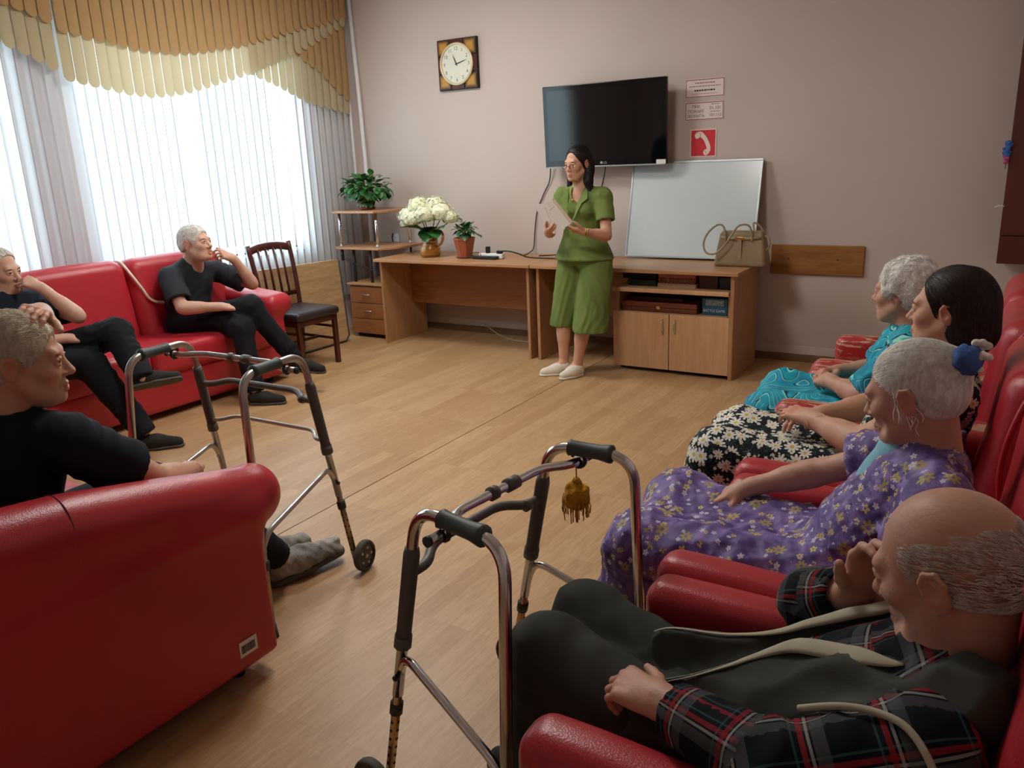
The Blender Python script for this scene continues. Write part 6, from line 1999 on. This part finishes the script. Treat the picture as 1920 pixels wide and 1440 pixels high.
# loose wisps beside the face
wv = []; rg = np.random.RandomState(5)
for i in range(24):
    x = -1 if rg.rand() < .5 else 1
    a0 = A_((x * .078, .02 - .07 * rg.rand(), .03 - .05 * rg.rand())); pts = [a0]
    for k in range(4): pts.append(pts[-1] + A_((x * .003 * rg.rand(), rg.normal() * .008 - .002, -.016)))
    wv.append(tubev([p.L(*q) for q in catmull(pts, 3)], .0008, 4))
V, F = merge(wv); add('loose_hair', V, F, MT['hair_white'], p.t, smooth=True)['kind'] = 'stuff'
S = Sdf(); cS = p.L(-.014, -.132, .062); S.ell(cS, (.033, .034, .034), k=.01).noise(folds(12, .005, 210, 5)); sc_ = sob('scrunchie', S, MT['blue'], p.t, .0034)
S = Sdf()
rg = np.random.RandomState(9)
for k in range(14): S.ell(p.L(-.012, -.158, .068) + rg.normal(size=3) * .014, (.009, .009, .009), k=.004)
sob('white_bobbles', S, MT['whitewool'], sc_, .0035)

# 7. dark haired woman in the daisy dress
J = dict(pel=(-.28, 2.7, .47), waist=(-.23, 2.7, .62), chest=(-.165, 2.7, .775), neck=(-.125, 2.70, .925),
         shR=(-.15, 2.88, .845), elR=(-.34, 2.90, .68), wrR=(-.50, 2.76, .67),
         shL=(-.115, 2.525, .845), elL=(-.335, 2.52, .665), wrL=(-.515, 2.66, .68),
         hipR=(-.30, 2.80, .48), knR=(-.79, 2.84, .52), anR=(-.80, 2.84, .09),
         hipL=(-.30, 2.60, .48), knL=(-.79, 2.60, .52), anL=(-.80, 2.60, .09))
p = Person('woman with a dark bob and black daisy dress in the armchair row', (-.3, 2.7, .43), MT['skin'], J, (-1, .05, .25))
p.core(arm=(.052, .047, .029), chest=.125, belly=.13, leg=(.08, .058, .042))
p.head((-.150, 2.71, 1.062), (-.98, .16, -.02), (-.05, 0, 1), .98, nose=.95, jaw=1.0, brow='#5a4a40', lip=(.95, .64, .60))
p.hand('L', (-.85, .45, .05), (-.1, -.3, .95), (.2, .9, 0), curl=(25, 30, 20), size=.95, h=.0045)
p.hand('R', (-.75, -.6, .0), (-.1, .2, .95), (-.2, -.9, 0), curl=(20, 30, 20), size=.95, h=.0045)
p.finish()
dress(p, MT['daisy'], 71, (-.02, 0, -.16), (-.05, -.01, -.19), sleeve=.60, r=(.12, .105, .125), sl=(.076, .088))
for d in 'LR': p.shoe((p.J['an' + d][0] + .04, p.J['an' + d][1]), (p.J['an' + d][0] - .19, p.J['an' + d][1] - .01), MT['shoe_dark'], MT['sole_dark'], sc=.92, h=.008)
def bob(S, P):
    L, sc = P.L, P.sc
    S.ell(L(0, -.026, .042), A_((.088, .108, .094)) * sc, P.Rm, k=.02)
    S.ell(L(0, -.055, -.025), A_((.09, .085, .095)) * sc, P.Rm, k=.04)
    S.ell(L(0, -.075, -.075), A_((.08, .06, .055)) * sc, P.Rm, k=.04)
    S.ell(L(0, .115, -.025), A_((.10, .10, .11)) * sc, P.Rm, k=.02, op='s')
    S.cut(L(0, -.06, -.118), P.Rm @ A_((0, .25, -1)), .3)
    for x in (-1, 1): S.ell(L(x * .092, -.002, -.018), A_((.03, .026, .040)) * sc, P.Rm, k=.012, op='s')
p.hair(bob, MT['hair_brown'], .0042, 2600, lambda l: (l[0] * 5, -.6 if l[2] > .05 else -.2, -.35 if l[2] > .08 else -1), .07, .03, .001, 8, folds(10, .0015, 90, axis=(0, 0, 1)), rnd=.1)

# 8. woman in teal
J = dict(pel=(-.33, 3.39, .47), waist=(-.32, 3.38, .61), chest=(-.315, 3.37, .735), neck=(-.30, 3.36, .875),
         shR=(-.31, 3.53, .80), elR=(-.43, 3.57, .64), wrR=(-.575, 3.44, .645),
         shL=(-.29, 3.19, .80), elL=(-.43, 3.17, .625), wrL=(-.575, 3.28, .645),
         hipR=(-.34, 3.48, .48), knR=(-.80, 3.51, .505), anR=(-.82, 3.5, .09),
         hipL=(-.34, 3.28, .48), knL=(-.80, 3.27, .475), anL=(-.82, 3.27, .09))
p = Person('white curly haired woman in a teal patterned dress, hands clasped', (-.35, 3.39, .43), MT['skin_old'], J, (-1, .08, .15))
p.core(arm=(.048, .042, .027), chest=.12, belly=.125, leg=(.078, .056, .04))
p.head((-.345, 3.355, 1.002), (-.96, .25, -.05), (-.08, 0, 1), .97, nose=1.0, jaw=.98, brow='#b8aca0', lip=(.97, .70, .66))
p.hand('L', (-.55, .80, -.10), (-.5, -.3, .8), (-.5, .2, .7), curl=(35, 45, 30), size=.95, h=.0048)
p.hand('R', (-.60, -.75, .10), (-.4, .2, .9), (-.5, -.2, .7), curl=(35, 45, 30), size=.95, h=.0048)
p.finish()
dress(p, MT['teal'], 81, (-.02, 0, -.17), (-.05, -.01, -.20), sleeve=.92, r=(.115, .098, .115), sl=(.075, .085), h=.0095)
for d in 'LR': p.shoe((p.J['an' + d][0] + .04, p.J['an' + d][1]), (p.J['an' + d][0] - .19, p.J['an' + d][1] - .01), MT['shoe_dark'], MT['sole_dark'], sc=.92, h=.008)
def curly(S, P):
    L, sc = P.L, P.sc
    S.ell(L(0, -.026, .050), A_((.094, .110, .094)) * sc, P.Rm, k=.02)
    S.ell(L(0, -.055, -.005), A_((.085, .078, .075)) * sc, P.Rm, k=.04)
    for x in (-1, 1): S.ell(L(x * .068, .012, .03), A_((.03, .035, .04)) * sc, P.Rm, k=.03)
    S.ell(L(0, .125, -.025), A_((.078, .075, .095)) * sc, P.Rm, k=.015, op='s')
    S.cut(L(0, -.05, -.06), P.Rm @ A_((0, .30, -1)), .3)
    for x in (-1, 1): S.ell(L(x * .092, .004, -.022), A_((.03, .022, .034)) * sc, P.Rm, k=.01, op='s')
p.hair(curly, MT['hair_white'], .0044, 1800, lambda l: (math.sin(l[1] * 120), math.sin(l[2] * 130 + l[0] * 60), -.5), .035, .5, .0011, 9, folds(13, .004, 100, 4), rnd=.35)
